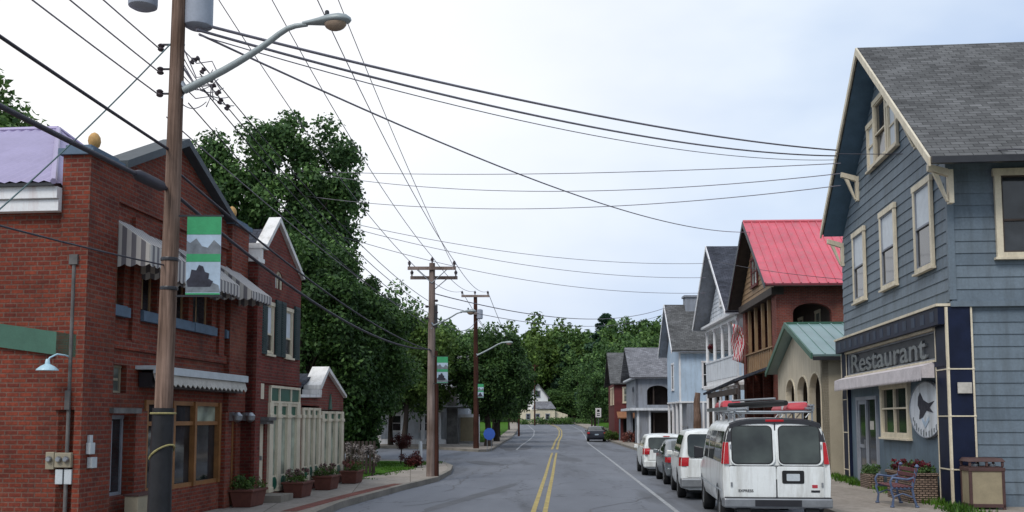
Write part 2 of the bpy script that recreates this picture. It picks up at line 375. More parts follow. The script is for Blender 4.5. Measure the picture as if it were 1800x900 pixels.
def tag(o, label=None, cat=None, group=None, kind=None):
    if label: o['label'] = label
    if cat: o['category'] = cat
    if group: o['group'] = group
    if kind: o['kind'] = kind
    return o
def thing(name, label, cat, loc=(0, 0, 0), rz=0, group=None):
    o = bpy.data.objects.new(name, None); COL.objects.link(o)
    o.location = loc; o.rotation_euler = (0, 0, rz); o.empty_display_size = .3
    return tag(o, label, cat, group)
def copy_tree(o, loc=None, rz=None, scale=None, label=None, parent=None):
    c = o.copy(); COL.objects.link(c)
    if parent is not None: c.parent = parent
    for ch in [x for x in bpy.data.objects if x.parent == o]: copy_tree(ch, parent=c)
    if loc is not None: c.location = loc
    if rz is not None: c.rotation_euler = (0, 0, rz)
    if scale is not None: c.scale = scale
    if label: c['label'] = label
    return c
def FR(y0=0): return lambda a, o, z: (a, y0 - o, z)          # front wall map, o = outwards
def SX(x0, s=1): return lambda a, o, z: (x0 + s * o, a, z)   # side wall map
def wall(mb, poly, f, holes=(), t=.25, mi=0, rim=True):
    """flat wall with real openings and reveals; poly/holes in (a,z)"""
    loops = [[Vector((a, z, 0)) for a, z in poly]] + [[Vector((a, z, 0)) for a, z in h] for h in holes]
    flat = [p for l in loops for p in l]; tr = tessellate_polygon(loops)
    k = len(mb.v); mb.v += [tuple(f(p.x, 0, p.y)) for p in flat] + [tuple(f(p.x, -t, p.y)) for p in flat]; n = len(flat)
    for q in tr:
        mb.f.append(tuple(i + k for i in q)); mb.m.append(mi)
        mb.f.append(tuple(i + k + n for i in q[::-1])); mb.m.append(mi)
    b = 0
    for l in loops:
        m = len(l)
        for i in range(m):
            a, c = b + i, b + (i + 1) % m
            mb.f.append((a + k, c + k, c + k + n, a + k + n)); mb.m.append(mi)
        b += m
def R4(a0, a1, z0, z1): return [(a0, z0), (a1, z0), (a1, z1), (a0, z1)]
def siding(name, mats, parent, poly, f, holes=(), h=.3, lip=.028):
    """lapped boards as real geometry"""
    loops = [[Vector((a, z, 0)) for a, z in poly]] + [[Vector((a, z, 0)) for a, z in q] for q in holes]
    flat = [p for l in loops for p in l]; tr = tessellate_polygon(loops)
    mb = MB(); z0 = min(p.y for p in flat); z1 = max(p.y for p in flat); z = z0
    base = bmesh.new(); vs = [base.verts.new(p) for p in flat]
    for q in tr:
        try: base.faces.new([vs[i] for i in q])
        except ValueError: pass
    while z < z1 - .01:
        b = base.copy(); zt = min(z + h, z1)
        bmesh.ops.bisect_plane(b, geom=b.verts[:] + b.edges[:] + b.faces[:], plane_co=(0, z, 0), plane_no=(0, -1, 0), clear_outer=True)
        bmesh.ops.bisect_plane(b, geom=b.verts[:] + b.edges[:] + b.faces[:], plane_co=(0, zt, 0), plane_no=(0, 1, 0), clear_outer=True)
        b.verts.ensure_lookup_table(); b.verts.index_update()
        P = [f(v.co.x, .003 + lip * max(0, 1 - (v.co.y - z) / h), v.co.y) for v in b.verts]
        k = len(mb.v); mb.add(P, [tuple(v.index for v in fc.verts) for fc in b.faces])
        for e in b.edges:   # underside of each board
            if all(abs(v.co.y - z) < 1e-4 for v in e.verts):
                a, c = e.verts[0].co, e.verts[1].co
                mb.add([f(a.x, .003 + lip, z), f(c.x, .003 + lip, z), f(c.x, 0, z), f(a.x, 0, z)], [(0, 1, 2, 3)])
        b.free(); z += h
    base.free(); mb.is_closed = False
    return mb.build(name, mats, parent)
def corrug(mb, pts, period=.18, amp=.018, seg=4, mi=0):
    P = [Vector(p) for p in pts]; n = (P[1] - P[0]).cross(P[2] - P[0]).normalized()
    if n.z < 0: n = -n
    h = Vector((-n.y, n.x, 0)).normalized(); up = n.cross(h)
    b = bmesh.new(); b.faces.new([b.verts.new(p) for p in P])
    a0 = min(p.dot(h) for p in P); a1 = max(p.dot(h) for p in P); a = a0 + period / seg
    while a < a1:
        bmesh.ops.bisect_plane(b, geom=b.verts[:] + b.edges[:] + b.faces[:], plane_co=h * a, plane_no=h); a += period / seg
    b.verts.index_update()
    mb.add([v.co + n * amp * math.cos((v.co.dot(h) - a0) / period * 2 * PI) for v in b.verts], [tuple(v.index for v in fc.verts) for fc in b.faces], mi); b.free()
def ribs(mb, e0, e1, r0, r1, sp=.4, w=.03, hgt=.03, mi=0):
    e0, e1, r0, r1 = map(Vector, (e0, e1, r0, r1)); n = (e1 - e0).cross(r0 - e0).normalized()
    if n.z < 0: n = -n
    k = max(2, int((e1 - e0).length / sp)); d = (e1 - e0).normalized() * w / 2
    for i in range(k + 1):
        a = e0.lerp(e1, i / k); b = r0.lerp(r1, i / k)
        mb.hexa([a - d, a + d, b + d, b - d, a - d + n * hgt, a + d + n * hgt, b + d + n * hgt, b - d + n * hgt], mi)
def window(parent, f, a0, a1, z0, z1, trim=.1, proud=.045, mt='white', glass='glass', rail=True, mull=0, blind=0, sash=None, off=0, name='window', sill=True):
    """outer frame standing proud, sashes, pane set back; a0..a1,z0..z1 are outside dimensions"""
    w = MB(); p = proud + off; o0 = off
    w.mbox(f, a0, a0 + trim, o0, p, z0, z1); w.mbox(f, a1 - trim, a1, o0, p, z0, z1)
    w.mbox(f, a0 - .03, a1 + .03, o0, p + .012, z1 - trim, z1 + .02)
    w.mbox(f, a0 + trim, a1 - trim, o0, p, z0, z0 + trim * .8)
    if sill: w.mbox(f, a0 - .05, a1 + .05, o0, p + .05, z0 - .05, z0)
    i0, i1, k0, k1 = a0 + trim, a1 - trim, z0 + trim * .8, z1 - trim
    b = .035; mi = 1 if sash else 0
    for q in ((i0, i0 + b, k0, k1), (i1 - b, i1, k0, k1)): w.mbox(f, q[0], q[1], o0, p - .02, q[2], q[3], mi)
    w.mbox(f, i0 + b, i1 - b, o0, p - .02, k0, k0 + b, mi); w.mbox(f, i0 + b, i1 - b, o0, p - .02, k1 - b, k1, mi)
    if rail:
        zm = k0 + (k1 - k0) * (.5 if rail is True else rail); w.mbox(f, i0 + b, i1 - b, o0, p - .012, zm - .022, zm + .022, mi)
    for j in range(mull):
        x = i0 + (i1 - i0) * (j + 1) / (mull + 1); w.mbox(f, x - .025, x + .025, o0, p - .014, k0 + b, k1 - b, mi)
    wo = w.build(name, [M[mt]] + ([M[sash]] if sash else []), parent)
    g = MB(); g.mbox(f, i0 + .01, i1 - .01, o0 + .004, o0 + .012, k0 + .01, k1 - .01); g.build('pane', glass, wo)
    if blind:
        g = MB(); zb = k1 - (k1 - k0) * blind; g.mbox(f, i0 + b, i1 - b, o0 + .013, o0 + .017, zb, k1 - b); g.build('blind', 'blind', wo)
    return wo
def bush_leaves(centers, radii, n_per, ls, name, mat, parent=None, loc=None, lw=.6, seed=1, flat=.0):
    rg = np.random.default_rng(seed)
    C = np.repeat(np.array(centers, float), n_per, 0); R = np.repeat(np.array(radii, float).reshape(len(centers), -1) * np.ones((1, 3)), n_per, 0); n = len(C)
    d = rg.normal(size=(n, 3)); d /= np.linalg.norm(d, axis=1)[:, None]
    r = rg.random(n)[:, None] ** .45
    P = C + d * R * r
    nn = d * .7 + rg.normal(size=(n, 3)) * .6 + np.array([0, 0, .35]); nn /= np.linalg.norm(nn, axis=1)[:, None]
    a = np.cross(nn, rg.normal(size=(n, 3))); a /= np.linalg.norm(a, axis=1)[:, None]; b = np.cross(nn, a)
    s = ls * (.6 + .8 * rg.random(n))[:, None]
    dr = nn * s * .15
    V = np.stack([P - a * s * .5, P + b * s * lw * .5 - dr, P + a * s * .5, P - b * s * lw * .5 - dr], 1).reshape(-1, 3)
    me = bpy.data.meshes.new(name); me.vertices.add(4 * n); me.vertices.foreach_set('co', V.ravel().astype(np.float32))
    me.loops.add(4 * n); me.loops.foreach_set('vertex_index', np.arange(4 * n, dtype=np.int32))
    me.polygons.add(n); me.polygons.foreach_set('loop_start', np.arange(0, 4 * n, 4, dtype=np.int32)); me.polygons.foreach_set('loop_total', np.full(n, 4, dtype=np.int32))
    me.update(calc_edges=True); me.materials.append(M[mat])
    o = bpy.data.objects.new(name, me); COL.objects.link(o)
    if parent is not None: o.parent = parent
    if loc is not None: o.location = loc
    return o
def make_tree(label, cat, x, y, z0, H, rad, base, nc, cr, npc, leaf, mat, seed, shape='round', group=None, name='tree', trunk_r=.2, bark='bark', limbs=14, uneven=.3, zr=None):
    rg = random.Random(seed); t = thing(name, label, cat, (x, y, z0), 0, group)
    cz = (H + base) / 2; rz = (H - base) / 2; cs = []; rs = []
    ph = [rg.uniform(0, 6.28) for _ in range(6)]
    for i in range(nc):
        if shape == 'cone':
            u = rg.random() ** .8; zz = base + (H - base) * u; rr = rad * (1 - u) ** .75 * rg.uniform(.45, 1.05) + .05; q = rg.uniform(0, 2 * PI)
            cs.append((rr * math.cos(q), rr * math.sin(q), zz)); rs.append(cr * rg.uniform(.6, 1.1) * (1.1 - .6 * u))
        else:
            q = rg.uniform(0, 2 * PI); w = rg.uniform(-1, 1); k = math.sqrt(1 - w * w)
            bump = 1 + uneven * (math.sin(2 * q + ph[0] + 2 * w) * .5 + math.sin(3 * q + ph[1] - 3 * w) * .35 + math.sin(5 * w + ph[2]) * .3)
            r = rg.uniform(.35, 1) ** .6 * bump
            wid = 1.0 if w > 0 else (1 - (.5 if base > 8 else .25) * w * w)
            cs.append((rad * k * math.cos(q) * r * wid, rad * k * math.sin(q) * r * wid, cz + rz * w * r * .95)); rs.append(cr * rg.uniform(.55, 1.25))
    tr = MB(); top = H * .8 if shape == 'round' else H * .93; lean = rg.uniform(-.25, .25)
    pts = [(lean * k * k * .6 + .08 * math.sin(k * 9 + ph[0]), .08 * math.sin(k * 7 + ph[1]), top * k) for k in [i / 8 for i in range(9)]]
    tr.tube(pts, [trunk_r * (1.25 if i == 0 else 1) * (1 - .85 * i / 8) for i in range(9)], 9)
    for i in range(limbs):
        c = Vector(cs[rg.randrange(nc)]); k = rg.uniform(.3, .85)
        s = Vector((0, 0, max(base * .7, min(top * k, c.z - .15 * H)))); mid = s.lerp(c, .5) + Vector((rg.uniform(-.2, .2), rg.uniform(-.2, .2), rg.uniform(0, .3)))
        tr.tube([s, mid, c], [trunk_r * .38, trunk_r * .22, trunk_r * .07], 6)
    tr.build('trunk', bark, t, smooth=50)
    bush_leaves(cs, rs, npc, leaf, 'crown', mat, t, seed=seed)
    return t

# ------------------------------------------------------------------ terrain, road, pavements
def sm(a, b, t):
    t = max(0, min(1, (t - a) / (b - a))); return t * t * (3 - 2 * t)
def tz(x, y):
    z = 1.25 * sm(105, 235, y) + 15 * sm(245, 400, y + .15 * abs(x - 6)) + 22 * sm(380, 560, y)
    z += 9 * sm(-75, -190, x) * sm(40, 120, y) + 6 * sm(75, 190, x) * sm(40, 120, y)
    return z
g = MB(); nx, ny = 84, 92
xs = [-420 + 10 * i for i in range(nx + 1)]; ys = [-60 + 8 * j for j in range(ny + 1)]
g.add([(x, y, tz(x, y) - .05) for y in ys for x in xs], [(j * (nx + 1) + i, j * (nx + 1) + i + 1, (j + 1) * (nx + 1) + i + 1, (j + 1) * (nx + 1) + i) for j in range(ny) for i in range(nx)])
g.is_closed = False
tag(g.build('ground', 'ground', smooth=True), kind='structure')
def sheet(name, pts, h, mat, skirt=0, step=7.0):
    b = bmesh.new(); vs = [b.verts.new((x, y, 0)) for x, y in pts]
    for q in tessellate_polygon([[Vector((x, y, 0)) for x, y in pts]]):
        try: b.faces.new([vs[i] for i in q])
        except ValueError: pass
    y = math.ceil(min(p[1] for p in pts) / step) * step; ym = max(p[1] for p in pts)
    while y < ym:
        if y > 95: bmesh.ops.bisect_plane(b, geom=b.verts[:] + b.edges[:] + b.faces[:], plane_co=(0, y, 0), plane_no=(0, 1, 0))
        y += step
    b.verts.index_update(); m = MB(); m.is_closed = False
    Z = lambda v, d=0: (v.co.x, v.co.y, tz(v.co.x, v.co.y) + h - d)
    for f in b.faces:
        f.normal_update(); idx = [v.index for v in f.verts]
        if f.normal.z < 0: idx = idx[::-1]
        m.f.append(tuple(idx)); m.m.append(0)
    m.v = [Z(v) for v in b.verts]
    if skirt:
        for e in b.edges:
            if len(e.link_faces) == 1: m.add([Z(e.verts[0]), Z(e.verts[1]), Z(e.verts[1], skirt), Z(e.verts[0], skirt)], [(0, 1, 2, 3)])
    b.free()
    o = m.build(name, mat); tag(o, kind='structure'); return o
kL = [(-4.6, -40), (-4.3, 0), (-4.2, 15), (-3.95, 23.5), (-3.2, 29), (-2.45, 33.5), (-2.3, 38), (-2.45, 42), (-2.9, 44.5), (-3.8, 46.5), (-5.5, 47.7), (-9, 48.5), (-60, 52)]
kI = [(-60, 82), (-14, 74), (-5.3, 69.6), (-2.7, 64.6), (-2.1, 63.6), (-1.5, 64.2), (-1.25, 67), (-.9, 80), (0, 110), (1.0, 160), (1.0, 235)]
kR = [(6.3, -40), (6.3, 10), (6.6, 20), (7.1, 28), (7.5, 38), (7.9, 55), (8.4, 75), (8.9, 92), (10.3, 115), (12, 165), (13, 235)]
sheet('road', [(-6, -40), (7, -40), (8.5, 40), (9.5, 92), (13, 165), (14, 236), (-.5, 236), (-3, 84), (-59, 84), (-59, 46), (-6, 46)], 0, 'asphalt')
def offs(line, d):   # offset to the left side of travel
    out = []
    for i, p in enumerate(line):
        a = Vector(line[max(i - 1, 0)]); b = Vector(line[min(i + 1, len(line) - 1)]); t = (b - a).normalized(); out.append((p[0] - t.y * d, p[1] + t.x * d))
    return out
sheet('sidewalk', offs(kL, .16) + [(-60, -40)], .15, 'sidewalk', .2)
sheet('kerb', kL + offs(kL, .17)[::-1], .157, 'kerbm', .2)
sheet('sidewalk', offs(kI, .16) + [(-60, 235)], .15, 'sidewalk', .2)
sheet('kerb', kI + offs(kI, .17)[::-1], .157, 'kerbm', .2)
sheet('sidewalk', offs(kR, -.16) + [(60, 235), (60, -40)], .15, 'sidewalk', .2)
sheet('kerb', kR + offs(kR, -.17)[::-1], .157, 'kerbm', .2)
sheet('lawn', [(-5.1, 31.9), (-4.7, 34.5), (-3.75, 40), (-4.0, 43.6), (-5.2, 45.9), (-9, 46.8), (-40, 49), (-40, 31.9)], .17, 'lawn')
sheet('lawn', [(-2.3, 84), (-1.5, 110), (-.6, 150), (-.6, 234), (-59, 234), (-59, 86), (-14, 84)], .17, 'lawn')
sheet('lawn', [(19, -40), (19, 20), (22, 60), (20, 120), (15, 165), (15, 234), (59, 234), (59, -40)], .17, 'lawn')
sheet('brick_paving', [(-4.45, 21.0), (-3.98, 25.0), (-3.55, 28), (-3.15, 30), (-3.5, 30), (-3.9, 28), (-4.33, 25), (-4.8, 21.0)], .154, 'brickpave')
def line_strip(name, pts, w, mat, off=0, h=.005):
    c = offs(pts, off); A_, B_ = offs(c, w / 2), offs(c, -w / 2); m = MB(); m.is_closed = False; V = []; k = 0
    for i in range(len(pts) - 1):
        n = max(1, int((pts[i + 1][1] - pts[i][1]) / 3))
        for j in range(n + (i == len(pts) - 2)):
            f = j / n
            for L_ in (A_, B_):
                x = L_[i][0] * (1 - f) + L_[i + 1][0] * f; y = L_[i][1] * (1 - f) + L_[i + 1][1] * f; V.append((x, y, tz(x, y) + h))
            k += 1
    m.add(V, [(2 * i, 2 * i + 1, 2 * i + 3, 2 * i + 2) for i in range(k - 1)]); tag(m.build(name, mat), kind='structure')
yl = [(-.55, 0), (.05, 11.5), (.62, 22.9), (1.35, 37), (2.13, 52.9), (2.6, 62)]
line_strip('yellow_line', yl, .11, 'yline', .13); line_strip('yellow_line', yl, .11, 'yline', -.13)
yl2 = [(2.9, 69), (4.3, 96), (6.0, 125), (7.2, 150), (7.9, 175), (7.6, 205), (5.5, 234)]
line_strip('yellow_line', yl2, .16, 'yline', .17); line_strip('yellow_line', yl2, .16, 'yline', -.17)
line_strip('white_line', [(2.4, 0), (3.68, 22.9), (5.15, 55), (6.5, 86), (8.7, 120), (10.3, 150), (11.0, 190), (11, 234)], .11, 'wline')
line_strip('white_line', [(.3, 68), (.75, 80), (1.7, 100), (2.7, 125), (3.3, 150), (3.1, 185), (2, 234)], .13, 'wline')

M['patch'] = pm('asphalt_patch', (.108, .112, .124), .85, .18, 1.5, .25, 50, .2)
M['tar'] = pm('tar_seal', (.06, .06, .066), .6, .3, 3)
rg_ = random.Random(17)
for (x0, y0, x1, y1, w_) in ((-2.6, 24, 2.0, 33, .05), (1.4, 22, 5.6, 31, .05), (-1.0, 36, .6, 52, .06), (-1.8, 29, -1.4, 42, .05), (1.5, 60, 6.6, 62, .08)):
    P = []; n = 16
    for i in range(n + 1):
        f = i / n; P.append((x0 + (x1 - x0) * f + rg_.uniform(-.16, .16), y0 + (y1 - y0) * f + rg_.uniform(-.1, .1)))
    line_strip('tar_seam', P, w_ * .8, 'tar', 0, .004)
def blob(cx, cy, rx, ry, rot, n=22, j=.22):
    o = []
    for i in range(n):
        t = 2 * PI * i / n; r = 1 + rg_.uniform(-j, j); a, b = rx * math.cos(t) * r, ry * math.sin(t) * r; o.append((cx + a * math.cos(rot) - b * math.sin(rot), cy + a * math.sin(rot) + b * math.cos(rot)))
    return o
for a in ((-1.3, 47.5, .7, 2.6, .3), (.2, 76, 1.3, 9.5, 0), (-.9, 27.5, .22, 5.2, -.22)): sheet('road_patch', blob(*a), .003, 'patch')

def grass_tufts(name, label, spots, r, n, hgt=.16, seed=3):
    rg = np.random.default_rng(seed); V = []; 
    for (x, y) in spots:
        k = n; px = x + rg.normal(size=k) * r; py = y + rg.normal(size=k) * r
        for a, b in zip(px, py):
            q = rg.random() * 6.28; w = .012 + .012 * rg.random(); h = hgt * (.4 + rg.random()); l = h * .5
            z = tz(a, b) + .15; c, s = math.cos(q), math.sin(q); V += [(a - s * w, b + c * w, z), (a + s * w, b - c * w, z), (a + c * l * rg.random(), b + s * l, z + h)]
    m = MB(); m.is_closed = False; m.add(V, [(i, i + 1, i + 2) for i in range(0, len(V), 3)])
    return tag(m.build(name, 'grassblade'), label, 'grass', None, 'stuff')
random.seed(11)
grass_tufts('grass', 'ragged green grass growing along the foot of the blue restaurant', [(9.75 + .1 * (y - 22) - uni(.05, .5), y) for y in [uni(20, 34.5) for _ in range(90)]], .12, 34, .13)
grass_tufts('grass', 'mown bright green grass on the corner lawn behind the sidewalk', [(uni(-8.5, -4.4 + .12 * (y - 34.5)), y) for y in [uni(32.2, 45) for _ in range(260)]], .2, 26, .07, 5)
grass_tufts('grass', 'mown green grass on the curved verge across the side street', [(uni(-6, -2.3 + .024 * (y - 84)), y) for y in [uni(85, 120) for _ in range(160)]], .35, 16, .12, 6)

# ------------------------------------------------------------------ left side: brick shops
LO = (-5.7218, 27.2149); LA = math.atan2(1, .1)
def Lw(x, y):   # local -> world
    c, s = math.cos(LA), math.sin(LA); return (LO[0] + x * c - y * s, LO[1] + x * s + y * c)
b1 = thing('brick_building', 'red brick two storey shop with central gable, striped awnings and lavender metal roof', 'building', (*LO, 0), LA)
F = FR(0); W_ = MB(); XL, XR = -11.4, -4.35
up = [(-10.42, -10.0), (-9.35, -8.72), (-8.1, -7.32), (-7.12, -6.15), (-5.47, -4.83)]
holes = [R4(a, b, 3.98, 4.95) for a, b in up] + [R4(-10.33, -9.8, 2.5, 2.98), R4(-10.4, -9.65, .75, 2.12), R4(-9.1, -5.6, .72, 2.4), R4(-5.13, -4.62, .16, 2.0)]
poly = [(XL, .1), (XR, .1), (XR, 6.25), (-5.45, 6.25), (-5.45, 6.35), (-7.95, 7.38), (-10.35, 6.35), (-10.35, 6.2), (XL, 6.2)]
wall(W_, poly, F, holes, .3)
# pilasters standing proud of the facade
for a0, a1, zt in ((XL - .06, -10.5, 6.28), (-5.42, -4.42, 6.33)): W_.mbox(F, a0, a1, -.35, .12, 2.2, zt)
for a0, a1 in ((XL - .06, -10.5), (-9.65, -9.22), (-5.55, -5.2)): W_.mbox(F, a0, a1, 0, .12, .1, 2.2)
for a in (-9.65, -8.5, -5.75): W_.mbox(F, a - .14, a + .14, 0, .07, 3.4, 5.6)
W_.mbox(F, -10.5, -5.42, 0, .06, 3.25, 3.42); W_.mbox(F, -10.5, -5.42, 0, .05, 5.75, 5.9)
wall(W_, [(0, .1), (12, .1), (12, 5.45), (0, 5.45)], SX(XL, -1), (), .3)
W_.box(XR - .3, XR, .3, 12, .1, 5.45); W_.box(XL + .3, XR - .3, 11.7, 12, .1, 5.45)
W_.build('wall', 'brick', b1)
w = MB(); w.mbox(SX(XL, -1), .35, 12, .002, .16, 5.36, 5.53); w.mbox(SX(XL, -1), .35, 12, .002, .21, 5.555, 5.74); w.mbox(SX(XL, -1), .35, 12, .002, .13, 5.53, 5.555); w.build('fascia', 'white', b1)
r = MB(); r.is_closed = False; A, B_, C_, D_ = (XL - .3, .36, 5.80), (XR + .1, .36, 5.80), (-7.9, 2.55, 7.82), (-7.9, 12.3, 7.82)
corrug(r, [A, C_, D_, (XL - .3, 12.3, 5.80)], .19, .016); corrug(r, [B_, C_, A], .19, .016); corrug(r, [B_, (XR + .1, 12.3, 5.80), D_, C_], .19, .016)
r.build('roof', 'lavender', b1)
r = MB(); r.tube([A, C_], .05, 6); r.tube([B_, C_], .05, 6); r.tube([C_, D_], .06, 6); r.build('ridge_cap', 'lavender', b1)
r = MB(); r.box(XL - .28, XR, .37, 12.2, 5.74, 5.79); r.build('eave', 'blackm', b1)
c = MB(); c.prism([(-10.4, 6.32), (-7.95, 7.38), (-5.4, 6.32), (-5.4, 6.46), (-7.95, 7.53), (-10.4, 6.46)], F, -.34, .2); c.build('gable_coping', 'darkcoping', b1)
for a0, a1, zt in ((XL - .12, -10.44, 6.28), (-5.48, -4.36, 6.33)):
    c = MB(); c.mbox(F, a0, a1, -.41, .18, zt, zt + .1); c.mbox(F, a0 + .08, a1 - .08, -.33, .1, zt + .1, zt + .17); c.build('pilaster_cap', 'blueslate', b1)
    p = MB(); p.lathe([(.04, 0), (.075, .03), (.04, .06), (.085, .10), (.105, .18), (.095, .25), (.055, .31), (.01, .335)], ((a0 + a1) / 2, .1, zt + .17), 14); p.build('finial', 'finial', b1, smooth=60)
for i, (a, b) in enumerate(up):
    f2 = FR(.16); wo = window(b1, f2, a, b, 3.98, 4.95, .05, .03, 'tan', 'glass', rail=False, mull=1 if b - a > .6 else 0, sill=False)
    s = MB(); s.mbox(F, a - .08, b + .08, .001, .1, 3.80, 3.97); s.mbox(F, a - .04, b + .04, -.15, .06, 3.965, 3.995); s.build('window_sill', 'blueslate', b1)
window(b1, FR(.14), -10.33, -9.8, 2.5, 2.98, .04, .03, 'beige', 'glassw', rail=True, sill=False)
window(b1, FR(.14), -10.4, -9.65, .75, 2.12, .06, .03, 'graypaint', 'glass', rail=False, mull=1, sill=False)
l = MB(); l.mbox(F, -10.6, -9.6, .121, .2, 2.15, 2.24); l.build('lintel', 'stone', b1)
sf = MB(); f2 = FR(.1)
for a in (-9.1, -7.95, -6.95, -5.68): sf.mbox(f2, a, a + .1, 0, .14, .72, 2.4)
for z in (.72, 1.93, 2.32): sf.mbox(f2, -9.0, -5.68, 0, .1, z, z + .08)
so = sf.build('shopfront_frame', 'orangewood', b1)
for a0, a1 in ((-9.0, -7.95), (-7.85, -6.95), (-6.85, -5.68)):
    g = MB(); g.mbox(f2, a0, a1, .02, .03, .80, 1.93); g.build('pane', 'glass', so)
    g = MB(); g.mbox(f2, a0, a1, .02, .03, 2.01, 2.32); g.build('transom_pane', 'glass' if a0 < -7 else 'shopglass', so)
d = MB(); f3 = FR(.16); d.mbox(f3, -5.13, -5.05, 0, .1, .16, 2.0); d.mbox(f3, -4.70, -4.62, 0, .1, .16, 2.0); d.mbox(f3, -5.05, -4.70, 0, .05, .16, 2.0); d.mbox(f3, -5.05, -4.7, .05, .08, 1.0, 1.06)
d = d.build('door', 'orangewood', b1); k = MB(); k.lathe([(.02, -.02), (.03, 0), (.02, .02)], (-5.0, .09, 1.05), 8); k.build('handle', 'galv', d)
for a in (-5.28, -4.5):   # carriage lamps by the door
    q = MB(); q.mbox(F, a - .08, a + .08, .12, .2, 2.02, 2.2); q.lathe([(.03, 0), (.10, .05), (.12, .15), (.05, .22)], (a, -.27, 1.98), 10); q.build('wall_lamp', 'galv', b1, smooth=40)
def shed_awning(parent, a0, a1, ztop, zf, zv, out, mt='awnstripe', name='awning', scal=.17, f=FR(0), back=.002):
    m = MB(); m.is_closed = False
    P = lambda a, o, z: f(a, o, z)
    n = max(2, int((a1 - a0) / .3))
    m.add([P(a0, back, ztop), P(a1, back, ztop), P(a1, out, zf), P(a0, out, zf)], [(0, 1, 2, 3)])
    def scallop(pa, pb, zt, zb):
        k = max(2, int((Vector(pb) - Vector(pa)).length / scal)) * 4; A = Vector(pa); B = Vector(pb)
        for i in range(k):
            p, q = A.lerp(B, i / k), A.lerp(B, (i + 1) / k); d0 = .045 * abs(math.sin(PI * i / 4)); d1 = .045 * abs(math.sin(PI * (i + 1) / 4))
            m.add([(p.x, p.y, zt(i / k)), (q.x, q.y, zt((i + 1) / k)), (q.x, q.y, zb - d1), (p.x, p.y, zb - d0)], [(0, 1, 2, 3)])
    scallop(P(a0, out, 0), P(a1, out, 0), lambda t: zf, zv)
    for a in (a0, a1): scallop(P(a, back, 0), P(a, out, 0), lambda t: ztop + (zf - ztop) * t, zv)
    o = m.build(name, mt, parent); mod = o.modifiers.new('th', 'SOLIDIFY'); mod.thickness = .012; return o
shed_awning(b1, -10.45, -9.55, 5.44, 4.98, 4.66, .66); shed_awning(b1, -9.38, -8.55, 5.38, 4.95, 4.58, .52); shed_awning(b1, -8.15, -6.45, 5.36, 4.80, 4.60, .7); shed_awning(b1, -6.15, -4.95, 5.38, 4.74, 4.60, .86)
# retracted shopfront awning
a = MB(); a.mbox(F, -9.5, -4.95, .002, .34, 2.93, 3.0); a.mbox(F, -9.5, -4.95, .34, .38, 2.86, 3.0); a.build('awning_hood', 'whitem', b1)
a = MB(); n = 60; a.is_closed = False
for i in range(n):
    x0, x1 = -9.45 + 4.45 * i / n, -9.45 + 4.45 * (i + 1) / n; e0, e1 = .03 * (i % 3), .03 * ((i + 1) % 3)
    a.add([FR(0)(x0, .30, 2.9), FR(0)(x1, .30, 2.9), FR(0)(x1, .36, 2.70 - e1), FR(0)(x0, .36, 2.70 - e0)], [(0, 1, 2, 3)])
o = a.build('awning_fabric', 'fabric', b1); o.modifiers.new('th', 'SOLIDIFY').thickness = .015
a = MB(); a.mbox(F, -9.4, -5.0, .03, .28, 2.62, 2.88); a.build('awning_box', 'blackm', b1)
# things on the side wall
q = MB(); q.prism([(.02, 3.38), (3.2, 3.85), (3.2, 3.45), (.02, 3.02)], SX(XL, -1), .001, .06); q.build('signboard', 'greentrim', b1)
q = MB(); q.tube([SX(XL, -1)(.1, .06, z) for z in (.2, 1.5, 3, 4.55)], .03, 8); q.mbox(SX(XL, -1), .03, .17, .001, .1, 4.5, 4.66); q.mbox(SX(XL, -1), .06, .14, .09, .12, 2.2, 2.5); q.build('conduit', 'stone', b1)
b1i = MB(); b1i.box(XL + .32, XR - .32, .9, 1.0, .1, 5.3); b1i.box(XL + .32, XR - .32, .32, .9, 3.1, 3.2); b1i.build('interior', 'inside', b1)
# meters
sx = SX(XL, -1)
mt = thing('electric_meter', 'beige double electric meter box with white cabinets below on the brick side wall', 'meter', (*Lw(XL, 0), 0), LA); sx0 = SX(0, -1)
q = MB(); q.mbox(sx0, -.0, .27, .003, .12, 1.3, 1.53); q.mbox(sx0, .29, .43, .003, .1, 1.27, 1.54); q.build('meter_box', 'beige', mt, bevel=.008)
for y in (.07, .19, .36):
    q = MB(); rot = Matrix.Rotation(-PI / 2, 3, 'Y'); q.lathe([(.045, 0), (.05, .03), (.035, .06)], (-.12 if y < .3 else -.1, y, 1.43), 12, M_=rot); q.build('meter_dial', 'galv', mt, smooth=40)
for y in (.0, .145):
    q = MB(); q.mbox(sx0, y, y + .12, .003, .09, 1.04, 1.27); q.build('cabinet', 'whitem', mt, bevel=.006)
q = MB(); 
jb = thing('junction_box', 'small grey junction boxes by the brick corner above the pavement', 'utility box', (*Lw(XL + .0, 0), 0), LA)
q.mbox(FR(0), .09, .24, .125, .2, 1.5, 1.68); q.mbox(FR(0), .12, .2, .125, .18, 1.68, 1.8); q.mbox(FR(0), .14, .3, .125, .21, 1.28, 1.45); q.build('box', 'whitem', jb, bevel=.005)
gl = thing('barn_lamp', 'pale blue gooseneck barn lamp on the brick side wall', 'lamp', (*Lw(XL, 0), 0), LA)
q = MB(); pts = [(0, .12, 3.02), (-.15, .14, 3.05), (-.28, .2, 3.06), (-.36, .27, 3.0), (-.38, .29, 2.95)]; q.tube(pts, .014, 8); q.lathe([(.05, -.0), (.05, .02)], (-.01, .12, 3.02), 12, M_=Matrix.Rotation(-PI / 2, 3, 'Y')); q.build('bracket', 'lampblue', gl, smooth=50)
q = MB(); q.lathe([(.165, 0), (.16, .02), (.10, .07), (.04, .10), (.03, .17), (.02, .18)], (-.38, .29, 2.80), 24); q.build('lamp_shade', 'lampblue', gl, smooth=50)
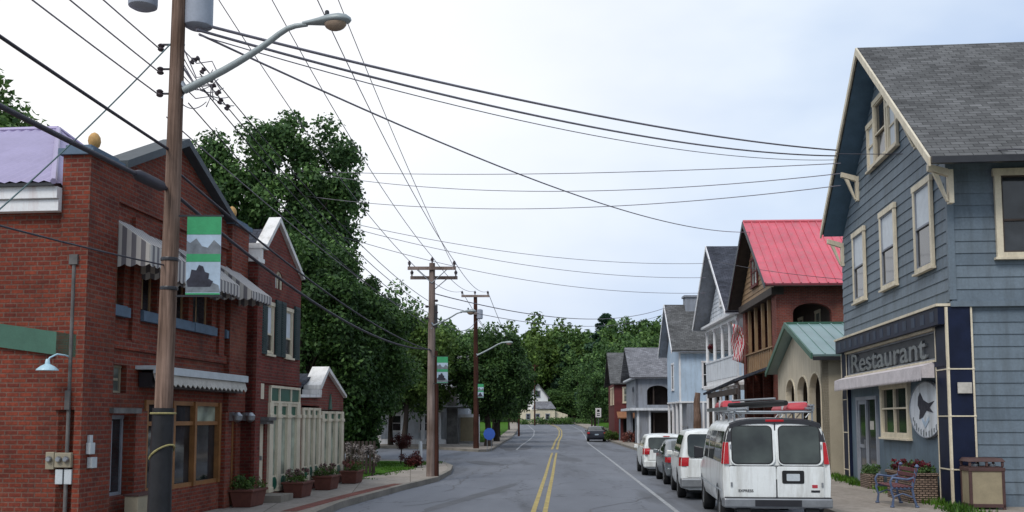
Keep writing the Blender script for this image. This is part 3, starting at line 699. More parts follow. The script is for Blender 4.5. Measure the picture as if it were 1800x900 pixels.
# beige cabinets on the pavement by the first bay
ub = thing('utility_cabinet', 'pair of low beige cabinets standing before the brick shop', 'utility cabinet', (*Lw(-10.1, -.4), .15), LA)
q = MB(); q.box(-.2, .35, -.12, .12, 0, .62); q.build('cabinet', 'beige', ub, bevel=.012); q = MB(); q.box(.42, .85, -.12, .12, 0, .62); q.build('cabinet', 'beige', ub, bevel=.012)
q = MB(); q.box(-.22, .87, -.14, .14, .62, .65); q.build('lid', 'binbrown', ub)

b2 = thing('brick_building', 'narrow red brick shop with white stepped gable coping and green shutters on the left', 'building', (*LO, 0), LA)
F = FR(-.25); W_ = MB(); XL, XR = -4.33, -.89
poly = [(XL, .1), (XR, .1), (XR, 5.72), (-1.15, 5.86), (-2.85, 6.85), (-3.75, 6.02), (-4.0, 6.02), (-4.0, 5.66), (XL, 5.66)]
arch = [(-2.93, 5.24)] + [(-2.66 + .27 * math.cos(t), 5.48 + .2 * math.sin(t)) for t in [PI - PI * i / 8 for i in range(9)]] + [(-2.39, 5.24)]
wall(W_, poly, F, [R4(-3.5, -2.95, 3.62, 4.84), R4(-2.15, -1.5, 3.58, 4.84), R4(-3.24, -.95, .32, 2.84), R4(-3.86, -3.45, .32, 2.0), arch], .3)
wall(W_, [(-.25, .1), (11, .1), (11, 5.3), (-.25, 5.3)], SX(XL, -1), (), .25)
W_.box(XR - .25, XR, .06, 11, .1, 5.3); W_.mbox(F, XL, -4.0, 0, .08, .1, 5.6); W_.mbox(F, -3.95, XR, 0, .05, 2.9, 3.02)
W_.mbox(F, -3.2, -2.0, .001, .05, .1, .3)
W_.build('wall', 'brick2', b2)
r = MB(); r.slab([(-4.5, -.1, 5.35), (-4.5, 11, 5.35), (-2.6, 11, 6.75), (-2.6, -.1, 6.75)], .1); r.slab([(-.7, -.1, 5.35), (-.7, 11, 5.35), (-2.6, 11, 6.76), (-2.6, -.1, 6.76)], .1); r.build('roof', 'shingle_d', b2)
c = MB()
c.prism([(-4.42, 5.66), (-3.98, 5.66), (-3.98, 5.76), (-4.42, 5.76)], F, -.3, .1); c.prism([(-4.08, 5.76), (-3.98, 5.76), (-3.98, 6.02), (-4.08, 6.02)], F, -.45, .06)
c.prism([(-4.1, 6.02), (-3.75, 6.02), (-3.72, 6.14), (-4.1, 6.14)], F, -.5, .1)
c.prism([(-3.76, 6.03), (-2.85, 6.87), (-1.13, 5.86), (-1.08, 5.96), (-2.84, 7.0), (-3.8, 6.14)], F, -.22, .08); c.prism([(-1.15, 5.84), (-.82, 5.72), (-.82, 5.82), (-1.12, 5.95)], F, -.5, .08)
c.build('coping', 'coping', b2)
for a, b in ((-3.5, -2.95), (-2.15, -1.5)):
    window(b2, FR(-.25 + .06), a, b, 3.6, 4.84, .07, .06, 'cream', 'glass', rail=.38, blind=.6, sill=True)
sh = [(-3.92, -3.54), (-2.91, -2.56), (-2.52, -2.18), (-1.46, -1.06)]
for a, b in sh:
    q = MB(); q.mbox(F, a, b, .002, .05, 3.58, 4.95)
    for i in range(22): q.mbox(F, a + .04, b - .04, .05, .062, 3.64 + i * .058, 3.67 + i * .058)
    q.build('shutter', 'shutter', b2)
q = MB(); q.prism(arch, FR(-.1), 0, .02); q.build('arched_pane', 'blind', b2); q = MB()
q.tube([FR(-.2)(x, 0, z) for x, z in arch], .03, 6); q.mbox(FR(-.2), -2.68, -2.64, -.02, .02, 5.24, 5.66); q.build('arched_frame', 'cream', b2)
def shop_bay(parent, f, xs, z0, zt, z1, transom=None, ovals=True, widths=.17):
    fr = MB()
    for i, x in enumerate(xs): fr.mbox(f, x - widths / 2, x + widths / 2, .0, .09, z0, z1); fr.mbox(f, x - widths / 2 - .03, x + widths / 2 + .03, .0, .11, zt - .04, zt + .05); fr.mbox(f, x - widths / 2 - .02, x + widths / 2 + .02, 0, .11, z0, z0 + .12)
    fr.mbox(f, xs[0], xs[-1], .0, .06, z0, z0 + .38); fr.mbox(f, xs[0], xs[-1], .0, .07, z1 - .07, z1 + .001)
    fr.mbox(f, xs[0], xs[-1], 0, .055, zt - .02, zt + .03)
    fo = fr.build('shopfront', 'cream', parent, bevel=.004)
    for a, b in zip(xs[:-1], xs[1:]):
        a += widths / 2; b -= widths / 2; c = (a + b) / 2
        g = MB(); g.mbox(f, a, b, .012, .02, z0 + .38, zt - .02); g.build('pane', 'shopglass', fo)
        p = MB(); p.mbox(f, a, b, .012, .03, zt + .03, z1 - .07); p.build('green_transom', 'green', fo)
        if ovals:
            o = MB(); k = min((b - a) / 2 - .005, .17); o.prism([(c + k * math.cos(t), z0 + .2 + .15 * math.sin(t)) for t in [2 * PI * i / 16 for i in range(16)]], f, .06, .085); o.build('oval_panel', 'green', fo)
    return fo
shop_bay(b2, FR(-.22), [-3.14, -2.55, -1.82, -1.06], .32, 2.12, 2.44, widths=.27)
gp = MB()
for a, b in ((-3.18, -2.6), (-2.5, -1.7), (-1.62, -1.0)): gp.mbox(FR(-.22), a, b, .0, .05, 2.5, 2.8)
gp.build('green_transom', 'green', b2)
gp = MB()
for a in (-3.22, -2.58, -1.69, -1.0): gp.mbox(FR(-.22), a, a + .07, 0, .08, 2.46, 2.84)
gp.mbox(FR(-.22), -3.22, -.95, 0, .09, 2.80, 2.86); gp.mbox(FR(-.22), -3.22, -.95, 0, .09, 2.44, 2.49); gp.build('transom_frame', 'cream', b2)
d = MB(); d.mbox(FR(-.15), -3.86, -3.45, 0, .06, .32, 2.0); d.mbox(FR(-.15), -3.84, -3.78, .06, .09, .32, 2.0); d = d.build('door', 'cream', b2)
q = MB(); q.mbox(FR(-.15), -3.7, -3.66, .06, .12, 1.1, 1.2); q.build('handle', 'galv', d)
q = MB(); q.mbox(F, -3.93, -3.40, .001, .26, 2.02, 2.1); q.mbox(F, -3.9, -3.43, .001, .2, 1.94, 2.02); q.build('door_hood', 'stone', b2)
q = MB(); q.mbox(F, -3.93, -3.7, .001, .05, 2.52, 2.88); q.build('notice_panel', 'cream', b2)
q = MB(); q.box(-4.0, -3.1, -.85, -.26, .15, .31); q.build('door_step', 'concrete', b2)
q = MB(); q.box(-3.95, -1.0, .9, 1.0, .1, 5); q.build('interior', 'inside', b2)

b3 = thing('brick_building', 'low single storey brick shop with white coped gable and cream columns beside the trees', 'building', (*LO, 0), LA)
F = FR(-.2); W_ = MB(); XL, XR = -.87, 3.62
poly = [(XL, .1), (XR, .1), (XR, 2.72), (1.7, 3.42), (.95, 2.86), (.95, 2.66), (XL, 2.62)]
wall(W_, poly, F, [R4(-.5, 1.12, .45, 2.42), R4(1.28, 3.52, .36, 2.32)], .25)
W_.box(XR - .25, XR, .06, 9, .1, 2.7); W_.build('wall', 'brick3', b3)
c = MB(); c.prism([(XL, 2.62), (.97, 2.66), (.97, 2.74), (XL, 2.70)], F, -.4, .1); c.prism([(.72, 2.74), (1.0, 2.74), (1.0, 2.88), (.72, 2.88)], F, -.38, .1)
c.prism([(.9, 2.89), (1.02, 2.9), (1.7, 3.43), (3.66, 2.70), (3.68, 2.78), (1.7, 3.56), (.9, 3.0)], F, -.4, .1); c.build('coping', 'coping', b3)
r = MB(); r.slab([(-.9, .1, 2.62), (-.9, 9, 2.62), (1.6, 9, 3.35), (1.6, .1, 3.35)], .08); r.slab([(3.7, .1, 2.62), (3.7, 9, 2.62), (1.6, 9, 3.36), (1.6, .1, 3.36)], .08); r.build('roof', 'shingle_d', b3)
shop_bay(b3, FR(-.16), [-.42, .05, .52, 1.04], .42, 2.12, 2.36, widths=.19)
shop_bay(b3, FR(-.16), [1.38, 2.05, 2.75, 3.44], .34, 2.02, 2.28, widths=.26)
q = MB(); q.prism([(2.0, 2.34), (2.3, 2.34), (2.15, 2.78)], F, .001, .04); q.build('gable_ornament', 'greentrim', b3)
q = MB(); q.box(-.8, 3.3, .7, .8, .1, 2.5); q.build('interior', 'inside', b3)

def planter(label, x, y, mat_f, seed, w=.9, cyl=False):
    t = thing('planter', label, 'planter', (x, y, .15), LA, 'brown flower tubs along the left pavement')
    m = MB(); w2 = w / 2
    m.hexa([(-w2 * .85, -.2, 0), (w2 * .85, -.2, 0), (w2 * .85, .2, 0), (-w2 * .85, .2, 0), (-w2, -.26, .36), (w2, -.26, .36), (w2, .26, .36), (-w2, .26, .36)])
    m.build('tub', 'terracotta', t, bevel=.02); m = MB(); m.box(-w2 - .02, w2 + .02, -.28, .28, .33, .38); m.build('rim', 'terracotta', t, bevel=.01)
    rg = random.Random(seed); cs = [(rg.uniform(-w2, w2), rg.uniform(-.2, .2), rg.uniform(.4, .55)) for _ in range(16)]
    bush_leaves(cs, [.13] * 16, 45, .05, 'foliage', 'leafC', t, seed=seed)
    cs = [(rg.uniform(-w2, w2), rg.uniform(-.22, .22), rg.uniform(.5, .66)) for _ in range(14)]
    bush_leaves(cs, [.07] * 14, 26, .045, 'blossom', mat_f, t, seed=seed + 1, lw=.9)
    return t
planter('brown flower tub with green foliage beside the orange wood door', *Lw(-4.85, -.4)[:2], 'leafE', 1, .95)
planter('brown flower tub with pink flowers before the dark green shutters shop', *Lw(-2.2, -.68)[:2], 'flowerpink', 2)
planter('brown flower tub with pale pink flowers between the two cream shopfronts', *Lw(.5, -.62)[:2], 'flowerpink', 3)
planter('brown flower tub with orange flowers last before the lawn', *Lw(3.2, -.62)[:2], 'flowers', 4)

# ------------------------------------------------------------------ right side: blue restaurant
RO = (9.7856, 22.2648); RA = math.atan2(-1, -.1)
def Rw(x, y):
    c, s = math.cos(RA), math.sin(RA); return (RO[0] + x * c - y * s, RO[1] + x * s + y * c)
bb = thing('restaurant_building', 'large blue clapboard restaurant with grey gabled roof, nearest on the right', 'building', (*RO, 0), RA)
XL, XR = -10.35, 0.0; AP = -5.05
F = FR(0)
gp = [(XL, 4.66), (XR, 4.66), (XR, 7.85), (AP, 12.0), (XL, 7.85)]
gp = [(XL, 4.66), (XR, 4.66), (XR, 7.9), (AP, 12.0), (XL, 7.75)]
siding('clapboard_wall', 'bluesiding', bb, gp, F, h=.27, lip=.022)
wl = MB(); wl.box(XL, XR - .002, .02, .25, .1, 7.8); wl.prism([(XL, 7.8), (XR, 7.8), (AP, 12.05)], FR(.25), 0, .23); wl.box(XL, XL + .2, .25, 14, .1, 7.9)
wl.box(XR - .2, XR - .002, .25, 14, .1, 7.9); wl.box(XL, XR, 13.8, 14, .1, 7.9); wl.build('wall', 'bluepanel', bb)
S_ = SX(0, 1)
siding('clapboard_wall', 'bluesiding', bb, R4(.0, 14, 4.66, 7.9), SX(.06, 1), h=.27, lip=.022)
siding('clapboard_wall', 'bluesiding', bb, R4(.44, 14, .15, 4.55), SX(0, 1), h=.27, lip=.022)
t = MB(); t.box(.0, .12, -.03, 14, 4.54, 4.66); t.box(.0, .11, -.045, .1, 4.7, 7.85); t.build('corner_board', 'bluesiding', bb)
# roof
ov = .62; ez = 7.72; ex = .95; sl = (12.42 - ez) / (ex - AP + .0)
r = MB(); r.slab([(ex, -ov, ez), (ex, 14.5, ez), (AP, 14.5, 12.42), (AP, -ov, 12.42)], .12)
exl = -10.45; ezl = 12.42 - (12.42 - ez) / (ex - AP) * (AP - exl); r.slab([(exl, -ov, ezl), (exl, 14.5, ezl), (AP, 14.5, 12.421), (AP, -ov, 12.421)], .12); r.build('roof', 'shingle', bb)
r = MB()
for s_, e, eh in ((1, ex, ez), (-1, exl, ezl)):
    r.slab([(e - s_ * .02, -ov + .05, eh - .13), (e - s_ * .02, 14.4, eh - .13), (AP, 14.4, 12.29), (AP, -ov + .05, 12.29)], .03)
r.build('soffit', 'soffit', bb)
r = MB()
for s_, e, eh in ((1, ex + .02, ez), (-1, exl - .02, ezl)):
    P = [(e, eh - .2), (e, eh + .0), (AP, 12.42), (AP, 12.2)]
    r.prism([(a, z) for a, z in P], FR(-ov - .002), .0, .05)
r.build('bargeboard', 'cream', bb)
r = MB(); r.box(ex - .02, ex + .12, -ov, 14.5, ez - .16, ez - .02); r.build('gutter', 'blackm', bb)
for a, z in ((ex - .55, 7.55), (-7.9, 9.42), (-1.9, 9.42), (exl + .35, 7.75)):
    r = MB(); r.prism([(a - .09, z - .75), (a + .09, z - .75), (a + .09, z), (a - .09, z)], F, .0, .1)
    r.hexa([F(a - .07, .1, z - .14), F(a + .07, .1, z - .14), F(a + .07, ov - .1, z - .0), F(a - .07, ov - .1, z - .0), F(a - .07, .1, z + .02), F(a + .07, .1, z + .02), F(a + .07, ov - .1, z + .14), F(a - .07, ov - .1, z + .14)])
    r.hexa([F(a - .05, .1, z - .7), F(a + .05, .1, z - .7), F(a + .05, .14, z - .7), F(a - .05, .14, z - .7), F(a - .05, .3, z - .1), F(a + .05, .3, z - .1), F(a + .05, .42, z - .05), F(a - .05, .42, z - .05)]); r.build('eave_bracket', 'cream', bb)
for a0, a1 in ((-8.6, -7.15), (-5.4, -3.9), (-2.25, -.85)): window(bb, FR(-.034), a0, a1, 5.6, 7.75, .13, .07, 'cream', 'glass', rail=.5, blind=.5, sash='graypaint')
window(bb, FR(-.034), -6.45, -5.62, 9.2, 10.55, .12, .07, 'cream', 'glass', rail=.5, blind=.97); window(bb, FR(-.034), -5.62, -4.3, 9.2, 11.0, .12, .09, 'cream', 'glass', rail=.45, blind=0); window(bb, FR(-.034), -4.28, -3.42, 9.2, 10.55, .12, .07, 'cream', 'glass', rail=.5, blind=.97)
window(bb, SX(.094, 1), .98, 2.55, 5.62, 7.6, .14, .08, 'cream', 'glass', rail=.42, sash='darkwood')
# shopfront: navy tiled surround
q = MB(); q.mbox(F, XL, .03, .0, .3, 4.16, 4.56); q.mbox(F, XL, .03, 0, .16, 3.24, 3.36)
q.mbox(F, XL, -9.62, 0, .12, .15, 4.15); q.box(-.74, .07, -.14, .42, .15, 4.54); q.build('tiled_surround', 'navy', bb)
q = MB(); q.mbox(F, XL - .02, .06, .0, .34, 4.56, 4.62); q.mbox(F, -9.6, -.76, .0, .19, 4.1, 4.155); q.mbox(F, -9.6, -.76, .0, .2, 3.36, 3.41)
for x in (-10.33, -9.64): q.mbox(F, x - .02, x + .02, .121, .14, .15, 4.14)
q.mbox(F, -.74, -.70, .141, .155, .15, 4.54)
for y in (-.142, .38): q.box(.071, .085, y, y + .04, .15, 4.54)
q.mbox(F, .02, .07, .141, .155, .15, 4.54)
for z in (.95, 2.12, 3.16): q.box(.071, .084, -.10, .38, z - .014, z + .014); q.mbox(F, -.70, .02, .141, .154, z - .014, z + .014); q.mbox(F, -10.31, -9.66, .121, .138, z - .5, z - .47)
q.build('tile_trim', 'cream', bb)
for i in range(14): q = MB(); x = XL + .45 + i * .72; q.mbox(F, x, x + .3, .301, .306, 4.24, 4.48); q.build('tile_panel', 'navylite', bb)
for z in (.95, 2.12, 3.16):
    for y in (-.12, .40):
        q = MB(); q.add([(.086 + .001, y + .035 * math.cos(t), z + .035 * math.sin(t)) for t in [PI / 4 * i for i in range(8)]] + [(.1, y, z)], [(i, (i + 1) % 8, 8) for i in range(8)]); q.is_closed = False; q.build('rosette', 'cream', bb)
q = MB(); q.mbox(F, -9.6, -.76, .0, .05, 3.42, 4.1); q.build('sign_panel', 'darkgray', bb)
q = MB()
for a0, a1, z0, z1 in ((-9.58, -.78, 3.42, 3.46), (-9.58, -.78, 4.05, 4.09), (-9.58, -9.5, 3.46, 4.05), (-.86, -.78, 3.46, 4.05)): q.mbox(F, a0, a1, .05, .09, z0, z1)
q.build('sign_frame', 'graypaint', bb)
def text_mesh(body, width, height, depth, name, mat, parent, origin, f):
    cu = bpy.data.curves.new('t', 'FONT'); cu.body = body; cu.extrude = .5; cu.bevel_depth = 0; cu.offset = .012
    ob = bpy.data.objects.new('t', cu); COL.objects.link(ob); dg = bpy.context.evaluated_depsgraph_get(); dg.update()
    me = bpy.data.meshes.new_from_object(ob.evaluated_get(dg)); COL.objects.unlink(ob); bpy.data.objects.remove(ob)
    co = [v.co.copy() for v in me.vertices]; x0, x1 = min(c.x for c in co), max(c.x for c in co); y0, y1 = min(c.y for c in co), max(c.y for c in co)
    for v, c in zip(me.vertices, co):
        v.co = f(origin[0] + (c.x - x0) / (x1 - x0) * width, origin[2] + (c.z + .5) * depth, origin[1] + (c.y - y0) / (y1 - y0) * height)
    me.update(); me.name = name
    return uv_and_link(me, name, [M[mat]], parent, None, False)
text_mesh('Restaurant', 7.5, .56, .06, 'sign_lettering', 'galv', bb, (-9.05, 3.48, .051), F)
# scalloped awning strip
a = MB(); a.is_closed = False; n = 74; x0, x1 = -9.95, -.8
a.add([F(x0, .16, 3.36), F(x1, .16, 3.36), F(x1, .44, 3.26), F(x0, .44, 3.26)], [(0, 1, 2, 3)])
a.add([F(x1, .16, 3.36), F(x1, .44, 3.26), F(x1, .44, 3.0), F(x1, .16, 3.0)], [(0, 1, 2, 3)])
for i in range(n * 2):
    p, p2 = x0 + (x1 - x0) * i / n / 2, x0 + (x1 - x0) * (i + 1) / n / 2; d0, d1 = (.0, .07) if i % 2 == 0 else (.07, .0)
    a.add([F(p, .44, 3.26), F(p2, .44, 3.26), F(p2, .45, 3.0 - d1), F(p, .45, 3.0 - d0)], [(0, 1, 2, 3)])
o = a.build('awning', 'pinkfab', bb); o.modifiers.new('th', 'SOLIDIFY').thickness = .01
q = MB(); q.box(-9.6, -.76, -.02, .012, .15, 3.24); q.build('shopfront_panel', 'bluepanel', bb)
d = MB(); d.mbox(F, -8.75, -8.6, .021, .09, .17, 2.72); d.mbox(F, -7.6, -7.5, .021, .09, .17, 2.72); d.mbox(F, -6.45, -6.35, .021, .09, .17, 2.72); d.mbox(F, -8.6, -6.45, .021, .09, 2.62, 2.72); d.mbox(F, -7.5, -6.45, .021, .07, .17, .75)
dd = d.build('door_frame', 'graypaint', bb)
d = MB(); d.mbox(F, -8.6, -7.6, .021, .06, .17, .45); d.mbox(F, -8.6, -8.48, .021, .06, .45, 2.62); d.mbox(F, -7.72, -7.6, .021, .06, .45, 2.62); d.mbox(F, -8.48, -7.72, .021, .06, 1.2, 1.3); d.mbox(F, -8.48, -7.72, .021, .06, 2.5, 2.62)
dr = d.build('door', 'graypaint', bb); g = MB(); g.mbox(F, -8.48, -7.72, .025, .035, .45, 2.5); g.build('pane', 'glass', dr); q = MB(); q.mbox(F, -7.7, -7.66, .06, .12, 1.2, 1.45); q.build('handle', 'galv', dr)
g = MB(); g.mbox(F, -7.5, -6.45, .025, .035, .75, 2.62); g.build('side_pane', 'glass', bb)
q = MB(); q.mbox(F, -7.25, -6.85, .036, .045, 1.75, 2.0); q.build('door_notice', 'fabric', bb)
window(bb, F, -5.85, -3.2, 1.56, 3.02, .13, .09, 'cream', 'glass', rail=.55, mull=1, off=.02)
# oval sign
OV = (-1.78, 2.28); ow, oh = 1.30, .68
q = MB(); q.prism([(OV[0] + ow * math.cos(t), OV[1] + oh * math.sin(t)) for t in [2 * PI * i / 48 for i in range(48)]], F, .03, .09); ovs = q.build('oval_sign', 'whitesiding', bb, bevel=.01)
q = MB(); ring = [(OV[0] + ow * .98 * math.cos(t), OV[1] + oh * .98 * math.sin(t)) for t in [2 * PI * i / 48 for i in range(49)]]; q.tube([F(a, .095, z) for a, z in ring], .018, 6); q.build('sign_rim', 'graypaint', ovs)
q = MB(); bird = [(-.42, .30), (-.30, .42), (-.12, .20), (.18, .10), (.52, .16), (.24, -.02), (.44, -.16), (.05, -.10), (-.2, -.30), (-.40, -.34), (-.34, -.1), (-.46, .06)]
q.prism([(OV[0] + a * ow, OV[1] + z * oh * 1.25 + .06) for a, z in bird], F, .091, .10); q.build('sign_figure', 'bannerdark', ovs)
q = MB(); q.prism([(OV[0] + a, OV[1] + z) for a, z in [(-.28, -.18), (-.05, -.32), (.26, -.16), (.26, -.26), (-.05, -.44), (-.28, -.28)]], F, .091, .102); q.build('sign_wave', 'ltblue', ovs)
q = MB()
for i in range(13):
    t = PI * 1.13 + PI * .74 * i / 12; ca, sa = math.cos(t), math.sin(t); cx, cz = OV[0] + ow * .84 * ca, OV[1] + oh * .84 * sa
    h_ = .05 + .02 * (i % 3); q.prism([(cx - .035, cz - h_), (cx + .03, cz - h_), (cx + .03, cz + h_), (cx - .035, cz + h_ * .6)], F, .091, .1)
q.build('sign_lettering', 'bannergrey', ovs)
q = MB(); q.box(.1, .13, .04, .34, 2.62, 2.86); q.build('wall_plaque', 'fabric', bb)
# bench, planter, bin
def bench():
    x0, y0 = Rw(-.0, 0); t = thing('bench', 'blue cast iron bench with red brown slats before the restaurant', 'bench', (8.50, 22.55, .15), RA)
    # local x along the street, local y towards the building (back of the bench)
    for a in (-.62, .62):
        m = MB()
        m.tube([(a, -.22, 0), (a, -.19, .2), (a, -.24, .38), (a, -.2, .42)], [.03, .022, .028, .03], 8); m.tube([(a, .3, 0), (a, .24, .2), (a, .2, .42)], [.03, .024, .03], 8)
        m.tube([(a, .2, .40), (a, .25, .6), (a, .31, .84)], [.034, .03, .036], 8); m.tube([(a, -.22, .42), (a, 0, .40), (a, .22, .42)], .03, 8)
        m.tube([(a, -.22, .40), (a, -.25, .55), (a, -.2, .64), (a, -.05, .62), (a, .1, .60), (a, .26, .64)], [.024, .026, .034, .026, .024, .026], 8)
        m.tube([(a, -.2, .22), (a, 0, .30), (a, .22, .22)], .018, 6); m.lathe([(.04, -.02), (.05, 0), (.04, .02)], (a, -.22, .02), 8); m.lathe([(.04, -.02), (.05, 0), (.04, .02)], (a, .3, .02), 8)
        m.lathe([(.02, -.04), (.05, 0), (.02, .05)], (a, .32, .88), 8); m.build('bench_end', 'bench', t, smooth=45)
    m = MB()
    for i in range(5): m.box(-.68, .68, -.2 + i * .085, -.14 + i * .085, .435, .46)
    m.build('seat', 'slat', t, bevel=.006); m = MB()
    for i in range(3): y = .215 + i * .03; z = .54 + i * .11; m.box(-.68, .68, y, y + .022, z, z + .085)
    m.build('backrest', 'slat', t, bevel=.006); return t
bench()
pl = thing('planter', 'woven wicker planter box of red flowers beside the restaurant bench', 'planter', (*RO, .15), RA)
q = MB(); q.box(-2.7, -.8, -.8, -.17, 0, .64); q.build('basket', 'wicker', pl, bevel=.02); q = MB(); q.box(-2.74, -.76, -.84, -.15, .6, .67); q.build('rim', 'wicker', pl, bevel=.02)
cs = [(uni(-2.65, -.85), uni(-.78, -.2), uni(.68, .8)) for _ in range(40)]; bush_leaves(cs, [.14] * 40, 50, .06, 'foliage', 'leafE', pl, seed=8)
cs = [(uni(-2.65, -.85), uni(-.78, -.2), uni(.74, .9)) for _ in range(46)]; bush_leaves(cs, [.07] * 46, 26, .05, 'blossom', 'flowerred', pl, seed=9, lw=.95)
fb = thing('planter', 'low wicker trough with pale flowers by the restaurant door', 'planter', (*Rw(-6.0, -.35), .15), RA)
q = MB(); q.box(-.5, .5, -.2, .2, 0, .38); q.build('basket', 'wicker', fb, bevel=.02); bush_leaves([(uni(-.5, .5), uni(-.15, .15), uni(.42, .58)) for _ in range(18)], [.12] * 18, 50, .055, 'foliage', 'leafE', fb, seed=12)
tb = thing('trash_bin', 'brown trash bin with beige panels at the corner of the blue restaurant', 'trash bin', (10.08, 21.72, .15), -.12)
q = MB()
for x in (-.36, .30):
    for y in (-.3, .24): q.box(x, x + .06, y, y + .06, 0, .86)
q.box(-.36, .36, -.3, .3, .04, .12); q.box(-.37, .37, -.31, .31, .80, .88); q.build('frame', 'binbrown', tb, bevel=.008)
q = MB(); q.box(-.30, .30, -.285, -.26, .12, .80); q.build('panel', 'binbeige', tb); q = MB(); q.box(-.345, -.32, -.24, .24, .12, .80); q.build('panel', 'binbeige', tb); q = MB(); q.box(.32, .345, -.24, .24, .12, .8); q.build('panel', 'binbeige', tb); q = MB(); q.box(-.3, .3, .26, .285, .12, .8); q.build('panel', 'binbeige', tb)
q = MB(); q.box(-.34, .34, -.28, .28, .88, .90); q.hexa([(-.38, -.32, 1.0), (.38, -.32, 1.0), (.38, .32, 1.0), (-.38, .32, 1.0), (-.33, -.27, 1.08), (.33, -.27, 1.08), (.33, .27, 1.08), (-.33, .27, 1.08)])
for x in (-.36, -.02, .3): q.box(x, x + .05, -.3, -.25, .9, 1.0); q.box(x, x + .05, .25, .3, .9, 1.0)
q.build('lid', 'binbrown', tb, bevel=.01)
for x in (-.19, .16): q = MB(); q.lathe([(.02, -.14), (.085, -.12), (.085, .0)], (x, -.1, .955), 12); q.build('bin_opening', 'galv', tb, smooth=40)

# ------------------------------------------------------------------ right side: the row further down
def gable_roof(parent, x0, x1, y0, y1, ez, az, t=.12, mat='shingle', trim='cream', oh=.3, soff=None, ap=None, bb_=.2):
    """ridge along local y; x0..x1 eaves incl. overhang, y0 front rake plane"""
    a = (x0 + x1) / 2 if ap is None else ap; r = MB()
    r.slab([(x1, y0, ez), (x1, y1, ez), (a, y1, az), (a, y0, az)], t); r.slab([(x0, y0, ez), (x0, y1, ez), (a, y1, az + .001), (a, y0, az + .001)], t)
    r.build('roof', mat, parent)
    r = MB()
    for e in (x0, x1):
        s = 1 if e > a else -1
        r.prism([(e + s * .02, ez - bb_ - .02), (e + s * .02, ez + .02), (a, az + .03), (a, az - bb_)], FR(y0 - .002), 0, .05)
    r.build('bargeboard', trim, parent)
    if soff:
        r = MB(); r.slab([(x1 - .03, y0 + .03, ez - t - .02), (x1 - .03, y1, ez - t - .02), (a, y1, az - t - .02), (a, y0 + .03, az - t - .02)], .02)
        r.slab([(x0 + .03, y0 + .03, ez - t - .02), (x0 + .03, y1, ez - t - .02), (a, y1, az - t - .02), (a, y0 + .03, az - t - .02)], .02); r.build('soffit', soff, parent)

# buff stucco building with three arches
SO = (10.5, 34.0); SA = math.atan2(-1, -.1); st = thing('stucco_building', 'small buff stucco building with three arched openings and green metal roof', 'building', (*SO, 0), SA)
F = FR(0); XL, XR = -9.2, 0
def archpoly(a0, a1, z0, zs, zt, n=12): c = (a0 + a1) / 2; w2 = (a1 - a0) / 2; return [(a0, z0)] + [(c + w2 * math.cos(t), zs + (zt - zs) * math.sin(t)) for t in [PI - PI * i / n for i in range(n + 1)]] + [(a1, z0)]
W_ = MB(); ah = [archpoly(-7.1, -5.2, .2, 3.0, 3.62), archpoly(-4.6, -2.55, .2, 3.0, 3.64), archpoly(-2.2, -.25, .2, 3.0, 3.66)]
wall(W_, [(XL, .1), (XR, .1), (XR, 4.25), (-4.6, 5.5), (XL, 4.15)], F, ah, .2); W_.build('wall', 'stucco', st)
q = MB()
for h in ah: q.prism([(a, z) for a, z in h] + [(a + (.06 if a > (h[0][0] + h[-1][0]) / 2 else -.06), z + (.05 if i not in (0, 14) else 0)) for i, (a, z) in reversed(list(enumerate(h)))], F, .001, .03)
q.build('arch_moulding', 'cream', st)
W_ = MB(); wall(W_, [(0, .1), (9, .1), (9, 4.25), (0, 4.25)], SX(0, 1), (), .3); W_.build('side_wall', 'stucco_shade', st); W_ = MB(); W_.box(XL, XL + .3, .36, 9, .1, 4.1); W_.build('side_wall', 'stucco_shade', st)
q = MB(); q.box(XL + .3, XR - .3, 1.1, 1.25, .1, 4.1); q.box(XL + .3, XR - .3, .21, 1.1, 3.7, 3.8); q.build('porch_wall', 'darkwood', st)  # dark colour paints in the shade behind the arches
for a in (-6.9, -4.3, -1.9): q = MB(); q.box(a + .3, a + 1.2, 1.05, 1.1, .2, 2.5); q.build('doorway', 'inside', st)  # near-black panels paint in the dark of the doorways
r = MB(); r.slab([(.45, -.4, 4.22), (.45, 9.3, 4.22), (-4.6, 9.3, 5.72), (-4.6, -.4, 5.72)], .07); r.slab([(-9.7, -.4, 4.05), (-9.7, 9.3, 4.05), (-4.6, 9.3, 5.721), (-4.6, -.4, 5.721)], .07)
ribs(r, (.45, -.4, 4.22), (.45, 9.3, 4.22), (-4.6, -.4, 5.72), (-4.6, 9.3, 5.72), .42, .04, .035); r.build('roof', 'greenroof', st)
r = MB(); r.prism([(.5, 4.06), (.5, 4.26), (-4.6, 5.78), (-9.72, 4.08), (-9.72, 3.88), (-4.6, 5.56)], FR(-.402), 0, .06); r.box(-4.7, -4.5, -.4, 9.3, 5.70, 5.78); r.build('roof_trim', 'greentrim', st)
r = MB(); r.box(.40, .50, -.38, 9.3, 4.02, 4.14); r.build('gutter', 'blackm', st)

